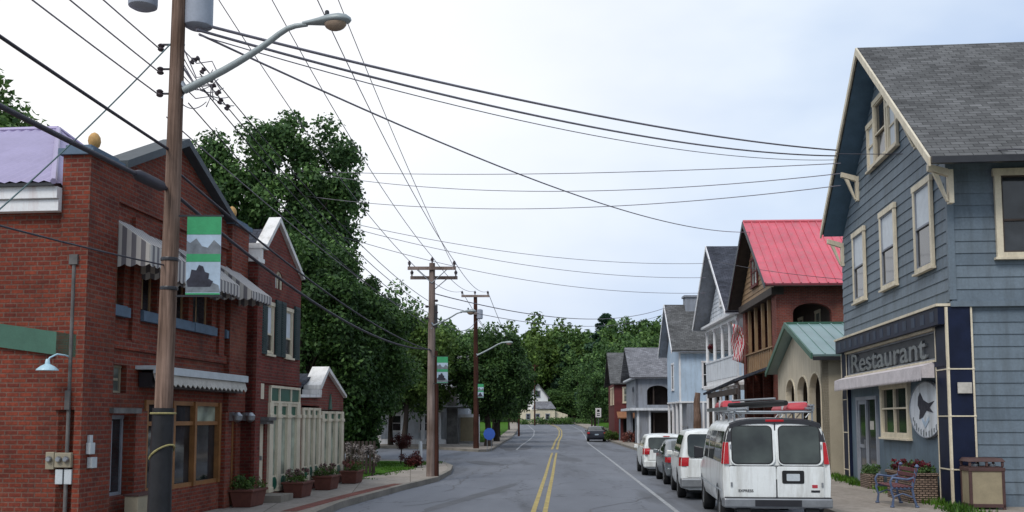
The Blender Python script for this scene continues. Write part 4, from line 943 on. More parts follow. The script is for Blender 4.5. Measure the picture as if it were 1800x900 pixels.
# brick house with red metal roof
DO = (12.1, 46.0); DA = math.atan2(-1, -.05); dh = thing('brick_house', 'brick house with bright red metal roof and open upper porch', 'house', (*DO, 0), DA)
XL, XR = -8.2, .3
W_ = MB()
wall(W_, R4(0, 10, .1, 8.1), SX(XR, 1), [archpoly(.75, 2.5, 4.9, 6.9, 7.35, 10)], .35)
W_.box(XR - 1.0, XR - .36, -.0, .35, .1, 8.1); W_.box(XL, XL + .7, 0, .35, .1, 8.1)
for a in (-5.6, -3.0): W_.box(a - .16, a + .16, 0, .32, .1, 4.3)
W_.box(XL, XL + .3, .36, 10, .1, 8.1); W_.build('wall', 'brick3', dh)
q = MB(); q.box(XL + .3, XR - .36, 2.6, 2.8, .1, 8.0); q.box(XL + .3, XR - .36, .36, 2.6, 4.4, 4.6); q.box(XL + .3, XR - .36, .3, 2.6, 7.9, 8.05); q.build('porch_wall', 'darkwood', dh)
for a in (-6.9, -5.2, -3.4, -1.9):
    q = MB(); q.box(a - .07, a + .07, .05, .2, 5.4, 7.75); q.build('porch_post', 'tan', dh)
q = MB(); q.box(XL + .71, XR - 1.01, .06, .2, 4.35, 5.4); q.build('porch_parapet', 'tan', dh)
q = MB()
for i in range(12): a = XL + 1.0 + i * .55; q.box(a, a + .06, .03, .059, 4.35, 5.45)
q.box(XL + .7, XR - 1.0, -.02, .059, 5.4, 5.47); q.build('parapet_rail', 'tan', dh)
window(dh, FR(2.598), -6.5, -5.5, 5.4, 7.3, .1, .05, 'cream', 'glassw'); window(dh, FR(2.598), -3.0, -2.0, 5.0, 7.3, .1, .05, 'cream', 'glassw')
F = FR(0); siding('gable_siding', 'tan', dh, [(XL - .1, 8.1), (XR, 8.1), (-3.95, 11.5)], FR(-.05), h=.26, lip=.03)
window(dh, FR(-.1), -4.9, -3.3, 8.7, 10.2, .12, .06, 'darkred', 'glassw', rail=True, mull=1)
gable_roof(dh, XL - .85, XR + .85, -.65, 10.6, 8.15, 11.95, .1, 'redroof', 'darkgray', soff='darkwood', ap=-3.95, bb_=.22)
r = MB(); ribs(r, (XR + .85, -.65, 8.15), (XR + .85, 10.6, 8.15), (-3.95, -.65, 11.95), (-3.95, 10.6, 11.95), .4, .05, .045); r.tube([(-3.95, -.66, 11.97), (-3.95, 10.6, 11.97)], .09, 8); r.build('roof_seams', 'redroof', dh)
q = MB(); q.box(XL - .1, XR + .02, -.2, .36, 7.75, 8.09); q.build('porch_beam', 'darkwood', dh)
# lean-to awning over the ground floor between the houses
q = MB(); q.slab([(XR - .4, -1.9, 3.9), (XL - 2.3, -1.9, 3.5), (XL - 2.3, .0, 4.25), (XR - .4, .0, 4.6)], .12); q.build('porch_roof', 'shingle_d', dh)
q = MB(); q.box(XL - 1.2, XR - .6, -1.8, -1.7, 3.2, 3.48); q.build('porch_frame', 'darkwood', dh)
for a in (-8.8, -6.2, -3.4, -.9): q = MB(); q.box(a - .08, a + .08, -1.8, -1.64, .15, 3.3); q.build('post', 'darkwood', dh)
fl = thing('flag', 'red and white striped flag hanging from the upper brick porch', 'flag', (*DO, 0), DA)
q = MB(); q.tube([(-6.6, .0, 5.9), (-6.4, -.95, 7.1)], .025, 6); q.build('flag_pole', 'tan', fl)
q = MB(); q.is_closed = False; n = 10
V = [(-6.42 + .10 * math.sin(j * 1.3 + i * .5) - .1 * j * .3, -.9 + .16 * j + .06 * math.sin(i * .9 + j), 7.05 - .19 * i - .18 * j * .3) for i in range(n + 1) for j in range(5)]
q.add(V, [(i * 5 + j, i * 5 + j + 1, i * 5 + j + 6, i * 5 + j + 5) for i in range(n) for j in range(4)]); o = q.build('cloth', 'flagred', fl, smooth=80); o.modifiers.new('th', 'SOLIDIFY').thickness = .01

# white two storey porch house
WO = (12.7, 57.0); WA = math.atan2(-1, -.02); wh = thing('white_house', 'white two storey house with dark gabled roof and balcony porch', 'house', (*WO, 0), WA)
XL, XR = -9.6, .5
q = MB(); q.box(XL + .5, XR, 2.4, 11, .1, 8.0); q.build('wall', 'whitesiding', wh)
q = MB(); q.box(XL, XR, .0, 2.4, 4.15, 4.5); q.box(XL, XR, 0, 2.4, 7.75, 8.0); q.box(XL - .15, XR + .25, -.2, 2.4, 3.98, 4.15); q.box(XL - .25, XR + .35, -.3, 2.4, 7.98, 8.12); q.build('porch_floor', 'white', wh)
q = MB(); q.box(XL, XR - .0, -.02, .1, 4.5, 5.65); q.box(XL - .05, XR + .05, -.06, .14, 5.65, 5.75); q.build('balcony_panel', 'whitesiding', wh)
for a in (XL + .1, -6.8, -4.2, -1.9, XR - .22): q = MB(); q.tube([(a + .1, .06, 5.75), (a + .1, .06, 7.75)], [.11, .09], 10); q.box(a - .03, a + .23, -.05, .18, 7.6, 7.75); q.build('porch_column', 'white', wh)
for a in (XL + .1, -7.4, -5.2, -3.0, -1.0, XR - .22): q = MB(); q.tube([(a + .1, .06, .15), (a + .1, .06, 3.98)], [.14, .11], 10); q.build('lower_column', 'white', wh)
q = MB()
for i in range(9): q.box(XR - .04, XR, .25 + i * .24, .29 + i * .24, 4.5, 5.6)
q.box(XR - .06, XR + .02, .1, 2.4, 5.6, 5.68); q.build('railing', 'white', wh)
for a in (-8.0, -5.4, -2.8):
    window(wh, FR(2.398), a, a + 1.1, 5.3, 7.3, .1, .05, 'darkwood', 'glass'); window(wh, FR(2.398), a, a + 1.1, .9, 3.0, .1, .05, 'darkwood', 'glassw')
siding('gable_siding', 'whitesiding', wh, [(XL + .1, 8.12), (XR - .1, 8.12), (-4.7, 12.0)], FR(.2), h=.26, lip=.03)
window(wh, FR(.15), -5.3, -4.1, 9.0, 10.4, .12, .06, 'white', 'glass', mull=1)
gable_roof(wh, XL - .6, XR + .6, -.75, 11.4, 8.1, 12.75, .12, 'shingle_d', 'white', soff='graypaint', ap=-4.65)
bk = thing('hanging_basket', 'basket of red flowers hanging in the white balcony porch', 'hanging basket', (*WO, 0), WA)
q = MB(); q.lathe([(.05, 6.35), (.18, 6.42), (.24, 6.6)], (-8.4, .2, 0), 12); q.tube([(-8.4, .2, 6.6), (-8.4, .2, 7.75)], .012, 4); q.build('basket', 'darkwood', bk)
bush_leaves([(-8.4 + uni(-.2, .2), .2 + uni(-.2, .2), uni(6.6, 6.9)) for _ in range(12)], [.16] * 12, 40, .1, 'blossom', 'flowerred', bk, seed=31)

# pale blue house
BO = (12.0, 72.0); BA = math.atan2(-1, -.0); lb = thing('pale_blue_house', 'pale blue house with grey pitched roof and brick chimney', 'house', (*BO, 0), BA)
XL, XR = -5.6, 0.0
q = MB(); q.box(XL, XR, 0, 7, 3.3, 6.95); q.prism([(XL, 6.95), (XR, 6.95), (-2.8, 10.1)], FR(.0), -.2, 0); q.build('wall', 'ltblue', lb)
q = MB(); q.box(XL, XR, .5, 7, .1, 3.3); q.build('shop_wall', 'graypaint', lb)
q = MB(); q.box(-.06, .02, -.03, .1, 3.3, 6.95); q.box(-.0, .03, 6.9, 7.0, 3.3, 6.95); q.box(XL, XR + .05, -.05, 7, 3.22, 3.34); q.box(XR, XR + .15, 0, 7.1, 6.75, 6.98)
for a in (XL + .05, -3.7, -1.9, -.2): q.box(a, a + .16, .0, .16, .15, 3.22)
for b in (1.6, 3.2, 4.8): q.box(-.02, .05, b, b + .14, .15, 3.22)
q.build('trim', 'white', lb)
window(lb, SX(XR, 1), 1.6, 2.6, 4.3, 6.2, .1, .05, 'white', 'glass'); window(lb, FR(0), -3.4, -2.4, 4.2, 6.2, .1, .05, 'white', 'glass')
q = MB(); q.box(-.02, .03, 2.0, 3.0, .15, 2.6); q.build('door', 'darkwood', lb)
gable_roof(lb, XL - .5, XR + .5, -.6, 9, 6.95, 10.6, .1, 'shingle', 'white', ap=-2.8, soff='graypaint')
q = MB(); q.box(-3.3, -2.3, .9, 2.1, 9.8, 11.1); q.box(-3.4, -2.2, .8, 2.2, 11.1, 11.25); q.build('chimney', 'graypaint', lb)
tp = thing('dead_tree', 'bare brown stub of a trunk between the pale blue and white houses', 'trunk', (12.55, 68.5, .15)); q = MB(); q.tube([(0, 0, 0), (.05, 0, 2), (.02, .05, 3.0), (.1, 0, 3.7)], [.3, .26, .22, .18], 10); q.build('trunk', 'polewood', tp, smooth=50)

# grey house with arched porch, dark red house
GO = (9.9, 80.5); GA = math.atan2(-1, -.03); gh = thing('grey_house', 'grey house with pale roof and arched upper porch', 'house', (*GO, 0), GA)
W_ = MB(); wall(W_, R4(0, 5.2, .1, 5.3), SX(0, 1), [archpoly(.9, 2.6, 3.2, 4.3, 4.75, 8), R4(1.2, 4.2, .15, 2.6)], .2); wall(W_, R4(-9, 0, .1, 5.3), FR(0), [archpoly(-3.4, -1.2, 3.2, 4.3, 4.75, 8), R4(-5, -1, .15, 2.6)], .2); W_.box(-9, -.25, 4, 4.2, .1, 5.2); W_.build('wall', 'graypaint', gh)
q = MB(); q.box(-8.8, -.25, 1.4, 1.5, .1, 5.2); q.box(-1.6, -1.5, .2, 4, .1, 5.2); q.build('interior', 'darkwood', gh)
q = MB(); q.box(-9, .5, -.5, 5.4, 2.75, 2.95); q.box(.05, .1, .05, .25, .15, 2.75); q.box(.03, .12, 1.0, 1.15, .15, 2.75); q.box(.03, .12, 4.3, 4.5, .15, 2.75); q.box(-9, .3, -.3, 5.3, 5.28, 5.42); q.build('trim', 'whitesiding', gh)
q = MB(); q.slab([(.5, -.5, 5.4), (.5, 5.6, 5.4), (-4.5, 5.6, 8.1), (-4.5, -.5, 8.1)], .12); q.slab([(-9.5, -.5, 5.4), (-9.5, 5.6, 5.4), (-4.5, 5.6, 8.101), (-4.5, -.5, 8.101)], .12); q.build('roof', 'shingle_l', gh)
rh = thing('dark_red_house', 'dark red house with cream double window under a grey roof', 'house', (9.35, 92.0, 0), GA)
q = MB(); q.box(-8, 0, 0, 5, .1, 5.3); q.build('wall', 'darkred', rh)
q = MB(); q.slab([(.4, -.4, 5.3), (.4, 5.4, 5.3), (-4, 5.4, 8.4), (-4, -.4, 8.4)], .12); q.slab([(-8.4, -.4, 5.3), (-8.4, 5.4, 5.3), (-4, 5.4, 8.401), (-4, -.4, 8.401)], .12); q.build('roof', 'shingle', rh)
window(rh, SX(0, 1), .75, 2.1, 3.55, 5.0, .12, .05, 'cream', 'glassw', mull=1); window(rh, FR(0), -1.6, -.4, 3.4, 5.0, .12, .05, 'cream', 'glass'); window(rh, FR(0), -4.6, -3.4, 3.4, 5.0, .12, .05, 'cream', 'glass')
q = MB(); q.slab([(.05, .2, 2.75), (.05, 3.2, 2.75), (1.5, 3.2, 2.2), (1.5, .2, 2.2)], .1); q.build('canopy', 'rust', rh)
q = MB()
for b in (.3, 3.0): q.box(1.3, 1.42, b, b + .12, .15, 2.25)
q.build('canopy_post', 'bluepanel', rh)
q = MB(); q.box(.01, .04, .8, 2.6, .2, 2.3); q.build('shop_window', 'inside', rh)

# ------------------------------------------------------------------ left side beyond the side street
pw = thing('white_porch_house', 'white porch house with stone pillar glimpsed under trees across the side street', 'house', (-3.3, 78, .15), 0)
q = MB(); q.box(-12, -.2, 3.0, 9, 0, 5.4); q.build('wall', 'whitesiding', pw)
q = MB(); q.box(-1.75, -.95, .2, 1.0, 0, 4.4); q.build('stone_pillar', 'stone', pw)
q = MB(); q.box(-.75, .55, 1.2, 1.4, .2, 2.05); q.build('garage_door', 'binbeige', pw)
q = MB(); q.box(-.9, .7, 1.4, 3.2, 0, 2.3); q.box(-12, -1.8, .0, 3.0, 0, .35); q.box(-12, -2, .15, 3, 2.5, 2.8)
for a in (-2.35, -3.6, -5.2, -7.0, -9.0): q.box(a - .14, a + .14, .2, .48, .35, 2.5)
q.build('porch', 'white', pw)
q = MB(); q.slab([(-12.5, -.2, 2.85), (0, -.2, 2.85), (0, 3.2, 3.6), (-12.5, 3.2, 3.6)], .12); q.slab([(-12.5, 2.6, 5.4), (.3, 2.6, 5.4), (.3, 6, 7.2), (-12.5, 6, 7.2)], .12); q.slab([(-12.5, 9.4, 5.4), (.3, 9.4, 5.4), (.3, 6, 7.201), (-12.5, 6, 7.201)], .12); q.build('roof', 'shingle', pw)
for a in (-4.2, -6.4): window(pw, FR(3.0), a, a + .9, .9, 2.3, .1, .05, 'white', 'glass')
ch = thing('cream_house', 'cream gabled house rising above the left hillside trees', 'house', (-13.3, 112, tz(-13, 112)), .35)
q = MB(); q.box(-2.6, 2.6, 0, 7, 0, 9.6); q.prism([(-2.6, 9.6), (2.6, 9.6), (0, 11.6)], FR(.0), -.2, 0); q.build('wall', 'cream', ch)
gable_roof(ch, -3.1, 3.1, -.5, 7.5, 9.4, 11.95, .12, 'shingle', 'white'); window(ch, FR(0), -.6, .6, 9.4, 10.8, .12, .05, 'white', 'glass')
fh = thing('white_farmhouse', 'distant white gabled house with low porch at the end of the street', 'house', (5.6, 205, tz(5.6, 205)), 0)
q = MB(); q.box(-2.3, 1.7, 0, 8, 0, 5.4); q.prism([(-2.3, 5.4), (1.7, 5.4), (-.3, 8.0)], FR(0), -.2, 0); q.build('wall', 'white', fh)
q = MB(); q.slab([(-2.7, -.5, 5.2), (-2.7, 8.4, 5.2), (-.3, 8.4, 8.2), (-.3, -.5, 8.2)], .12); q.slab([(2.1, -.5, 5.2), (2.1, 8.4, 5.2), (-.3, 8.4, 8.201), (-.3, -.5, 8.201)], .12); q.slab([(-1.6, -3.2, 3.1), (3.2, -3.2, 3.1), (2.3, 0, 4.6), (-.8, 0, 4.6)], .12); q.build('roof', 'shingle_l', fh)
q = MB(); q.box(-3.9, 3.0, -2.9, 0, 0, 2.9); q.hexa([(1.7, -2, 1.2), (5.6, -2, 1.2), (5.6, 3, 1.2), (1.7, 3, 1.2), (1.7, -2, 3.1), (5.6, -2, 1.9), (5.6, 3, 1.9), (1.7, 3, 3.1)]); q.build('porch', 'cream', fh)
window(fh, FR(0), -.9, .2, 5.4, 6.8, .12, .05, 'graypaint', 'glass')
for a in (-2.8, -.9, 1.1): window(fh, FR(-2.9), a, a + .9, .8, 2.1, .12, .05, 'graypaint', 'glass')

# ------------------------------------------------------------------ poles
def add_insul(parent, p, s=1.0, mat='insul'):
    m = MB(); m.lathe([(.02 * s, 0), (.02 * s, .05 * s), (.05 * s, .06 * s), (.035 * s, .09 * s), (.055 * s, .10 * s), (.03 * s, .15 * s), (.015 * s, .17 * s)], p, 10); return m.build('insulator', mat, parent, smooth=40)
P1 = Vector((-4.72, 13.6, .15)); p1 = thing('utility_pole', 'tall weathered wooden utility pole with transformers nearest the camera on the left', 'utility pole', P1)
m = MB(); m.tube([(0, 0, 0), (.02, 0, 2.5), (.05, .01, 5), (.06, 0, 7.5), (.08, 0, 11.6)], [.128, .12, .108, .095, .075], 18); m.build('pole', 'polewood', p1, smooth=50)
def trafo(parent, c, h=.85, r=.2):
    m = MB(); m.lathe([(r * .7, 0), (r * .97, .03), (r, .06), (r, h - .06), (r * .95, h), (r * .4, h + .06)], c, 24); t_ = m.build('transformer', 'trafo', parent, smooth=40)
    m = MB(); m.lathe([(.03, 0), (.05, .03), (.03, .1), (.05, .13), (.02, .2)], (c[0], c[1], c[2] + h + .04), 8); m.build('bushing', 'insul', t_)
    m = MB(); m.box(min(0, c[0]), max(0, c[0]), c[1] - .03, c[1] + .03, c[2] + .3, c[2] + .36); m.build('bracket', 'galv', t_)
trafo(p1, (.30, .12, 7.38)); trafo(p1, (-.48, .1, 7.66))
m = MB(); m.box(-1.3, 1.3, -.06, .05, 10.2, 10.32); m.build('crossarm', 'polegrey', p1)
for a in (-1.1, -.1, .75, 1.2): add_insul(p1, (a, 0, 10.32), 1.3)
# secondary racks with small insulators
rg = random.Random(4)
m = MB(); m.box(.11, .14, -.03, .03, 6.3, 7.1)
for z in (6.4, 6.75, 7.1): m.box(-.16, .16, -.012, .012, z - .012, z + .012)
m.build('insulator_rack', 'blackm', p1)
for z in (6.4, 6.72, 7.05): q = MB(); q.lathe([(.03, -.05), (.05, -.03), (.03, 0), (.05, .03), (.03, .05)], (-.16, -.02, z), 10); q.build('insulator', 'insul', p1)
for i in range(9):
    q = MB(); q.lathe([(.02, -.045), (.04, -.03), (.025, 0), (.04, .03), (.02, .045)], (.24 + .055 * i + rg.uniform(-.03, .03), .15 + .1 * rg.random(), 6.95 - .085 * i + rg.uniform(-.12, .12)), 8, M_=Matrix.Rotation(rg.uniform(.3, 1.2), 3, 'Y')); q.build('splice_connector', 'insul', p1)
for k in range(5):   # jumper loops
    z0, z1 = rg.uniform(6.4, 7.1), rg.uniform(6.3, 7.2); q = MB(); q.tube([(.15, 0, z0), (.3, .1, min(z0, z1) - .15), (.5, .15, min(z0, z1) - .1), (.62 - .05 * k, .2, z1 - .3)], .009, 5); q.build('jumper_wire', 'wireglare', p1)
m = MB(); m.tube([(.0, 0, .1), (.0, 0, 1.0), (.015, 0, 2.05)], [.165, .152, .142], 18); m.build('pole_sleeve', 'tarp', p1, smooth=50)
for z, tl in ((1.98, .0), (1.45, .22), (.62, -.1), (.38, .15)):
    pts = [(.014 + .16 * math.cos(t), .16 * math.sin(t), z + tl * math.cos(t + .5) * .5) for t in [2 * PI * i / 20 for i in range(21)]]; m = MB(); m.tube(pts, .014, 6); m.build('rope_wrap', 'yellow', p1)

m = MB()
for z in (4.05, 4.0 - .35): m.lathe([(.115, 0), (.12, .01), (.12, .04), (.115, .05)], (.04, 0, z), 18)
m.build('pole_band', 'blackm', p1)
def street_lamp(label, base, tip, sag, head, s=1.0, r0=.045, r1=.025):
    b, t = Vector(base), Vector(tip); L_ = thing('street_lamp', label, 'street lamp', b); d = t - b; hd = Vector((d.x, d.y, 0)).normalized()
    pts = [(0, 0, 0), d * .33 + Vector((0, 0, -sag * .15)), d * .62 + Vector((0, 0, sag * .15)), d * .84 + Vector((0, 0, sag * .75)), d]
    cur = []
    for i in range(13):   # smooth through the points
        u = i / 12 * 4; k = min(3, int(u)); f = u - k; q = [Vector(pts[max(0, min(4, j))]) for j in (k - 1, k, k + 1, k + 2)]
        cur.append(.5 * ((2 * q[1]) + (q[2] - q[0]) * f + (2 * q[0] - 5 * q[1] + 4 * q[2] - q[3]) * f * f + (3 * q[1] - q[0] - 3 * q[2] + q[3]) * f ** 3))
    m = MB(); m.tube(cur, [r0 + (r1 - r0) * i / 12 for i in range(13)], 12); m.build('arm', 'lampgrey', L_, smooth=50)
    m = MB(); m.tube([(-.05, 0, -.1), (.02, 0, .0), (-.05, 0, .1)], .05 * s, 8); m.build('bracket', 'galv', L_)
    ang = math.atan2(hd.y, hd.x); Rm = Matrix.Rotation(ang, 3, 'Z')
    secs = [(-.06, .035, .03), (.05, .05, .045), (.18, .085, .06), (.32, .125, .085), (.46, .13, .09), (.56, .10, .07), (.61, .04, .03)]
    m = MB(); n = 16; V = []
    for x, wy, hz in secs:
        for j in range(n):
            q = 2 * PI * j / n; z = math.sin(q) * hz; z = z if z > 0 else z * .55
            V.append(Vector(d) + Rm @ (Vector((x, math.cos(q) * wy, z + .015)) * s))
    m.add(V, [(i * n + j, i * n + (j + 1) % n, (i + 1) * n + (j + 1) % n, (i + 1) * n + j) for i in range(len(secs) - 1) for j in range(n)] + [tuple(range(n))[::-1], tuple(range((len(secs) - 1) * n, len(secs) * n))])
    hh = m.build('lamp_head', 'lampgrey', L_, smooth=50)
    m = MB(); V = []
    for i in range(6):
        q = PI / 2 * i / 5
        for j in range(n): t2 = 2 * PI * j / n; V.append(Vector(d) + Rm @ (Vector((.40 + .155 * math.cos(t2) * math.cos(q), .115 * math.sin(t2) * math.cos(q), -.02 - .10 * math.sin(q))) * s))
    m.add(V, [(i * n + j, i * n + (j + 1) % n, (i + 1) * n + (j + 1) % n, (i + 1) * n + j) for i in range(5) for j in range(n)]); m.is_closed = False
    m.build('lens', 'lens', hh, smooth=60)
    m = MB(); m.lathe([(.03 * s, 0), (.03 * s, .05 * s), (.02 * s, .065 * s)], d + Rm @ Vector((.28 * s, 0, .10 * s)), 10); m.build('photocell', 'blackm', hh)
    return L_
street_lamp('grey street lamp on a long arm from the nearest wooden pole', P1 + Vector((.17, 0, 6.45)), at(540, 43, 13.2), .12, 0, 1.02, .055, .03)
def banner(label, c, w, h, ang=0):
    t = thing('banner', label, 'banner', c, ang, 'green banners on the street poles')
    m = MB(); m.box(-.12, w + .02, -.012, .012, h, h + .025); m.box(-.12, w + .02, -.012, .012, -.03, -.005); m.build('rod', 'blackm', t)
    m = MB(); m.box(0, w, -.006, .006, 0, h); m.build('cloth', 'bannersky', t)
    for s in (-1, 1):
        f = lambda a, o, z: (a, -s * (.006 + o), z)
        for a_, b_ in ((.77, 1), (.42, .52), (0, .02)): m = MB(); m.prism(R4(0, w, h * a_, h * b_), f, .0005, .003); m.build('green_band', 'bannergreen', t)
        m = MB(); m.prism([(0, h * .52), (w, h * .52), (w, h * .62), (w * .8, h * .70), (w * .62, h * .60), (w * .45, h * .62), (w * .28, h * .72), (w * .1, h * .66), (0, h * .69)], f, .0005, .003); m.build('picture', 'bannergrey', t); m = MB()
        m.prism([(0, h * .03), (w, h * .03), (w * .96, h * .12), (w * .8, h * .15), (w * .7, h * .2), (0, h * .17)], f, .0005, .003); m.build('picture', 'bannergrey', t)
        m = MB(); m.prism([(w * .06, h * .1), (w * .72, h * .1), (w * .8, h * .17), (w * .66, h * .2), (w * .68, h * .27), (w * .56, h * .29), (w * .5, h * .36), (w * .38, h * .38), (w * .3, h * .31), (w * .16, h * .32), (w * .12, h * .22), (w * .03, h * .18)], f, .004, .006); m.build('picture', 'bannerdark', t)
    return t
ba = at(326, 518, 13.45); bt = at(326, 381, 13.45); banner('large green topped picture banner on the nearest wooden pole', ba, (at(386, 450, 13.45) - at(326, 450, 13.45)).x, bt.z - ba.z)
m = MB(); m.tube([(-.02, 0, 0), (-.22, 0, 0)], .012, 6)

P2 = Vector((-2.72, 33.9, .15)); p2 = thing('utility_pole', 'second wooden utility pole with double crossarm at the left kerb corner', 'utility pole', P2)
m = MB(); m.tube([(0, 0, -.1), (0, 0, 3.5), (0, 0, 7.2)], [.15, .135, .10], 14); m.build('pole', 'polegrey', p2, smooth=50)
m = MB(); m.tube([(.19, .0, -.1), (.165, .0, 3.4), (.15, .0, 4.2)], [.085, .075, .055], 12); m.build('brace_pole', 'polebrown', p2, smooth=50)
m = MB(); m.box(-.82, .82, -.16, -.1, 6.95, 7.06); m.build('crossarm', 'polegrey', p2); m = MB(); m.box(-.75, .86, .1, .16, 6.66, 6.77); m.build('crossarm', 'polegrey', p2)
m = MB(); m.tube([(0, -.12, 6.5), (-.5, -.14, 6.95)], .016, 5); m.tube([(0, -.12, 6.5), (.5, -.14, 6.95)], .016, 5); m.tube([(0, .12, 6.25), (.5, .14, 6.68)], .016, 5); m.build('arm_brace', 'galv', p2)
for a, y, z in ((-.76, -.13, 7.06), (0, 0, 7.2), (.76, -.13, 7.06), (-.7, .13, 6.77), (.8, .13, 6.77)): add_insul(p2, (a, y, z), 1.2)
for i, z in enumerate((5.3, 5.5, 5.7, 5.9)): q = MB(); q.lathe([(.03, -.04), (.06, -.02), (.06, .02), (.03, .04)], ((-.16, .16)[i % 2], -.1, z), 8); q.build('insulator', 'insul', p2)
q = MB(); q.box(.1, .2, -.14, -.04, 5.0, 5.75); q.build('cable_rack', 'blackm', p2)
street_lamp('slim grey street lamp arm on the second wooden pole', P2 + Vector((.05, -.1, 5.05)), at(812, 549, 33.3), .05, 0, .85, .03, .02)
ba = at(768, 673, 33.7); bt = at(768, 627, 33.7); banner('small green topped banner on the second wooden pole', ba, (at(787, 650, 33.7) - at(768, 650, 33.7)).x, bt.z - ba.z)
P3 = Vector((-2.35, 66.2, .15)); p3 = thing('utility_pole', 'third slender dark utility pole by the blue sign across the side street', 'utility pole', P3)
m = MB(); m.tube([(0, 0, -.1), (-.02, 0, 5), (-.08, 0, 10.1)], [.19, .16, .12], 12); m.build('pole', 'polebrown', p3, smooth=50)
m = MB(); m.box(-1.0, .85, -.2, -.12, 9.95, 10.1); m.build('crossarm', 'polegrey', p3); m = MB(); m.box(-.5, .4, -.2, -.12, 8.8, 8.95); m.build('crossarm', 'polegrey', p3)
m = MB(); m.lathe([(.15, 0), (.2, .04), (.2, .6), (.1, .66)], (.22, -.1, 8.5), 12); m.build('transformer', 'trafo', p3)
for a in (-.95, -.1, .75): add_insul(p3, (a, -.16, 10.1), 1.6)
street_lamp('grey street lamp on the third dark utility pole', P3 + Vector((.05, -.1, 6.1)), at(882, 603, 65.8), .05, 0, 1.2, .06, .04)
ba = at(840, 699, 65.9); bt = at(840, 675, 65.9); banner('tiny green topped banner on the third dark pole', ba, (at(849, 650, 65.9) - at(839, 650, 65.9)).x, bt.z - ba.z)
# far poles
for lab, (u, v0, v1, Y, r) in (('thin far pole at the end of the left kerb', (912, 765, 690, 120, .13)), ('distant pole standing before the white farmhouse', (940, 748, 640, 190, .16))):
    a = at(u, v0, Y); b = at(u, v1, Y); a.z = tz(a.x, Y); t = thing('utility_pole', lab, 'utility pole', a); m = MB(); m.tube([(0, 0, 0), (0, 0, b.z - a.z)], [r, r * .7], 8); m.build('pole', 'polebrown', t); m = MB(); m.box(-.7, .7, -.06, .06, b.z - a.z - .4, b.z - a.z - .28); m.build('crossarm', 'polebrown', t)

# ------------------------------------------------------------------ wires
def wire(label, A, B, sag, r=.011, mat='wire', n=28, grp=None):
    A, B = Vector(A), Vector(B); m = MB(); pts = []
    for i in range(n + 1):
        t = i / n; p = A.lerp(B, t); p.z -= 4 * sag * t * (1 - t); pts.append(p)
    m.tube(pts, r, 6); o = m.build('overhead_wire', mat, smooth=80); tag(o, label, 'wire', grp); return o
T1 = lambda x, y, z: P1 + Vector((x, y, z)); T2 = lambda x, y, z: P2 + Vector((x, y, z)); T3 = lambda x, y, z: P3 + Vector((x, y, z))
gbl_ = Vector((*Rw(-8.9, -.7), 9.15))
wire('upper thick twin service cable from the nearest pole to the blue restaurant gable', at(352, 42, 13.6), at(1470, 264, 29.5), .28, .022, 'wireglare')
wire('lower thick twin service cable sagging to the blue restaurant gable', at(345, 52, 13.6), at(1470, 274, 29.5), .42, .020, 'wireglare')
wire('long single wire from the nearest pole to the red roofed house', at(350, 60, 13.6), at(1318, 408, 49), .75, .016, 'wireglare')
for k in range(6):
    z0 = 6.3 + .14 * k; wire(('first', 'second', 'third', 'fourth', 'fifth', 'sixth')[k] + ' short drop wire in the tangle right of the nearest pole', T1(.1, .02, z0), T1(.42 + .05 * k, .2 + .1 * k, 6.35 + .1 * ((k * 5) % 6)), .10 + .02 * k, .007, 'wireglare', 12)
wire('slim line hung just under the twin service cables', at(350, 62, 13.6), at(1470, 281, 29.5), .5, .009, 'wireglare')
wire('faint line from the nearest pole over the brick shops to the second pole', T1(-.1, .1, 6.1), T2(-.15, -.1, 5.1), .2, .009, 'wireglare')
wire('primary wire to the left end of the top crossarm on the second pole', T1(-1.1, 0, 10.5), T2(-.76, -.13, 7.25), .5, .010, 'wireglare')
wire('primary wire to the peak of the second pole', T1(-.1, 0, 10.5), T2(0, 0, 7.42), .5, .010, 'wireglare')
wire('primary wire crossing behind the near street lamp head', T1(.75, 0, 10.5), T2(.76, -.13, 7.25), .45, .011, 'wireglare')
wire('rightmost primary wire meeting the lower crossarm of the second pole', T1(1.2, 0, 10.5), T2(.8, .13, 6.95), .3, .009, 'wireglare')
for i, (z0, x0, z1, lab) in enumerate(((6.95, .3, 5.9, 'highest telephone line between the first two poles'), (6.72, .35, 5.7, 'second telephone line between the first two poles'), (6.5, .4, 5.5, 'third telephone line between the first two poles'), (6.3, .2, 5.3, 'lowest telephone line between the first two poles'))):
    wire(lab, T1(x0, .1, z0), T2(-.12, -.1, z1), .35 + .05 * i, .009, 'wire')
back = Vector((-5.9, -14, 0))
sx_ = T1(0, .12, 5.05)
wire('heavy black trunk cable passing the nearest pole and brick shops', back + Vector((0, 0, 5.35)), sx_, .35, .030)
wire('heavy black trunk cable running on to the second pole', sx_, T2(-.05, -.1, 4.25), .55, .026)
wire('second black cable below the trunk cable to the second pole', T1(.1, .1, 4.75 + .55), T2(.0, -.1, 4.2), .35, .018)
wire('dark upper cable from behind the camera to the nearest pole', back + Vector((0, 0, 6.3)), T1(0, .1, 5.6), .25, .020)
wire('thin cable crossing the lavender roof to the nearest pole', back + Vector((-.2, 0, 4.9)), T1(0, .1, 4.0), .7, .011)
for i, (z, lab) in enumerate(((7.05, 'top left wire entering the frame to the nearest pole'), (6.72, 'middle left wire entering the frame to the nearest pole'), (6.4, 'lower left wire entering the frame to the nearest pole'))):
    wire(lab, back + Vector((-.2, 0, 7.6 - .2 * i)), T1(-.2, 0, z), .3 + .05 * i, .010, 'wireglare')
wire('teal service wire slanting from the nearest pole down past the brick building', T1(.04, 0, 7.2), at(-120, 470, 12.2), .1, .011, 'wireteal')
sp = MB(); a = sx_ - Vector((0, 0, 0)); 
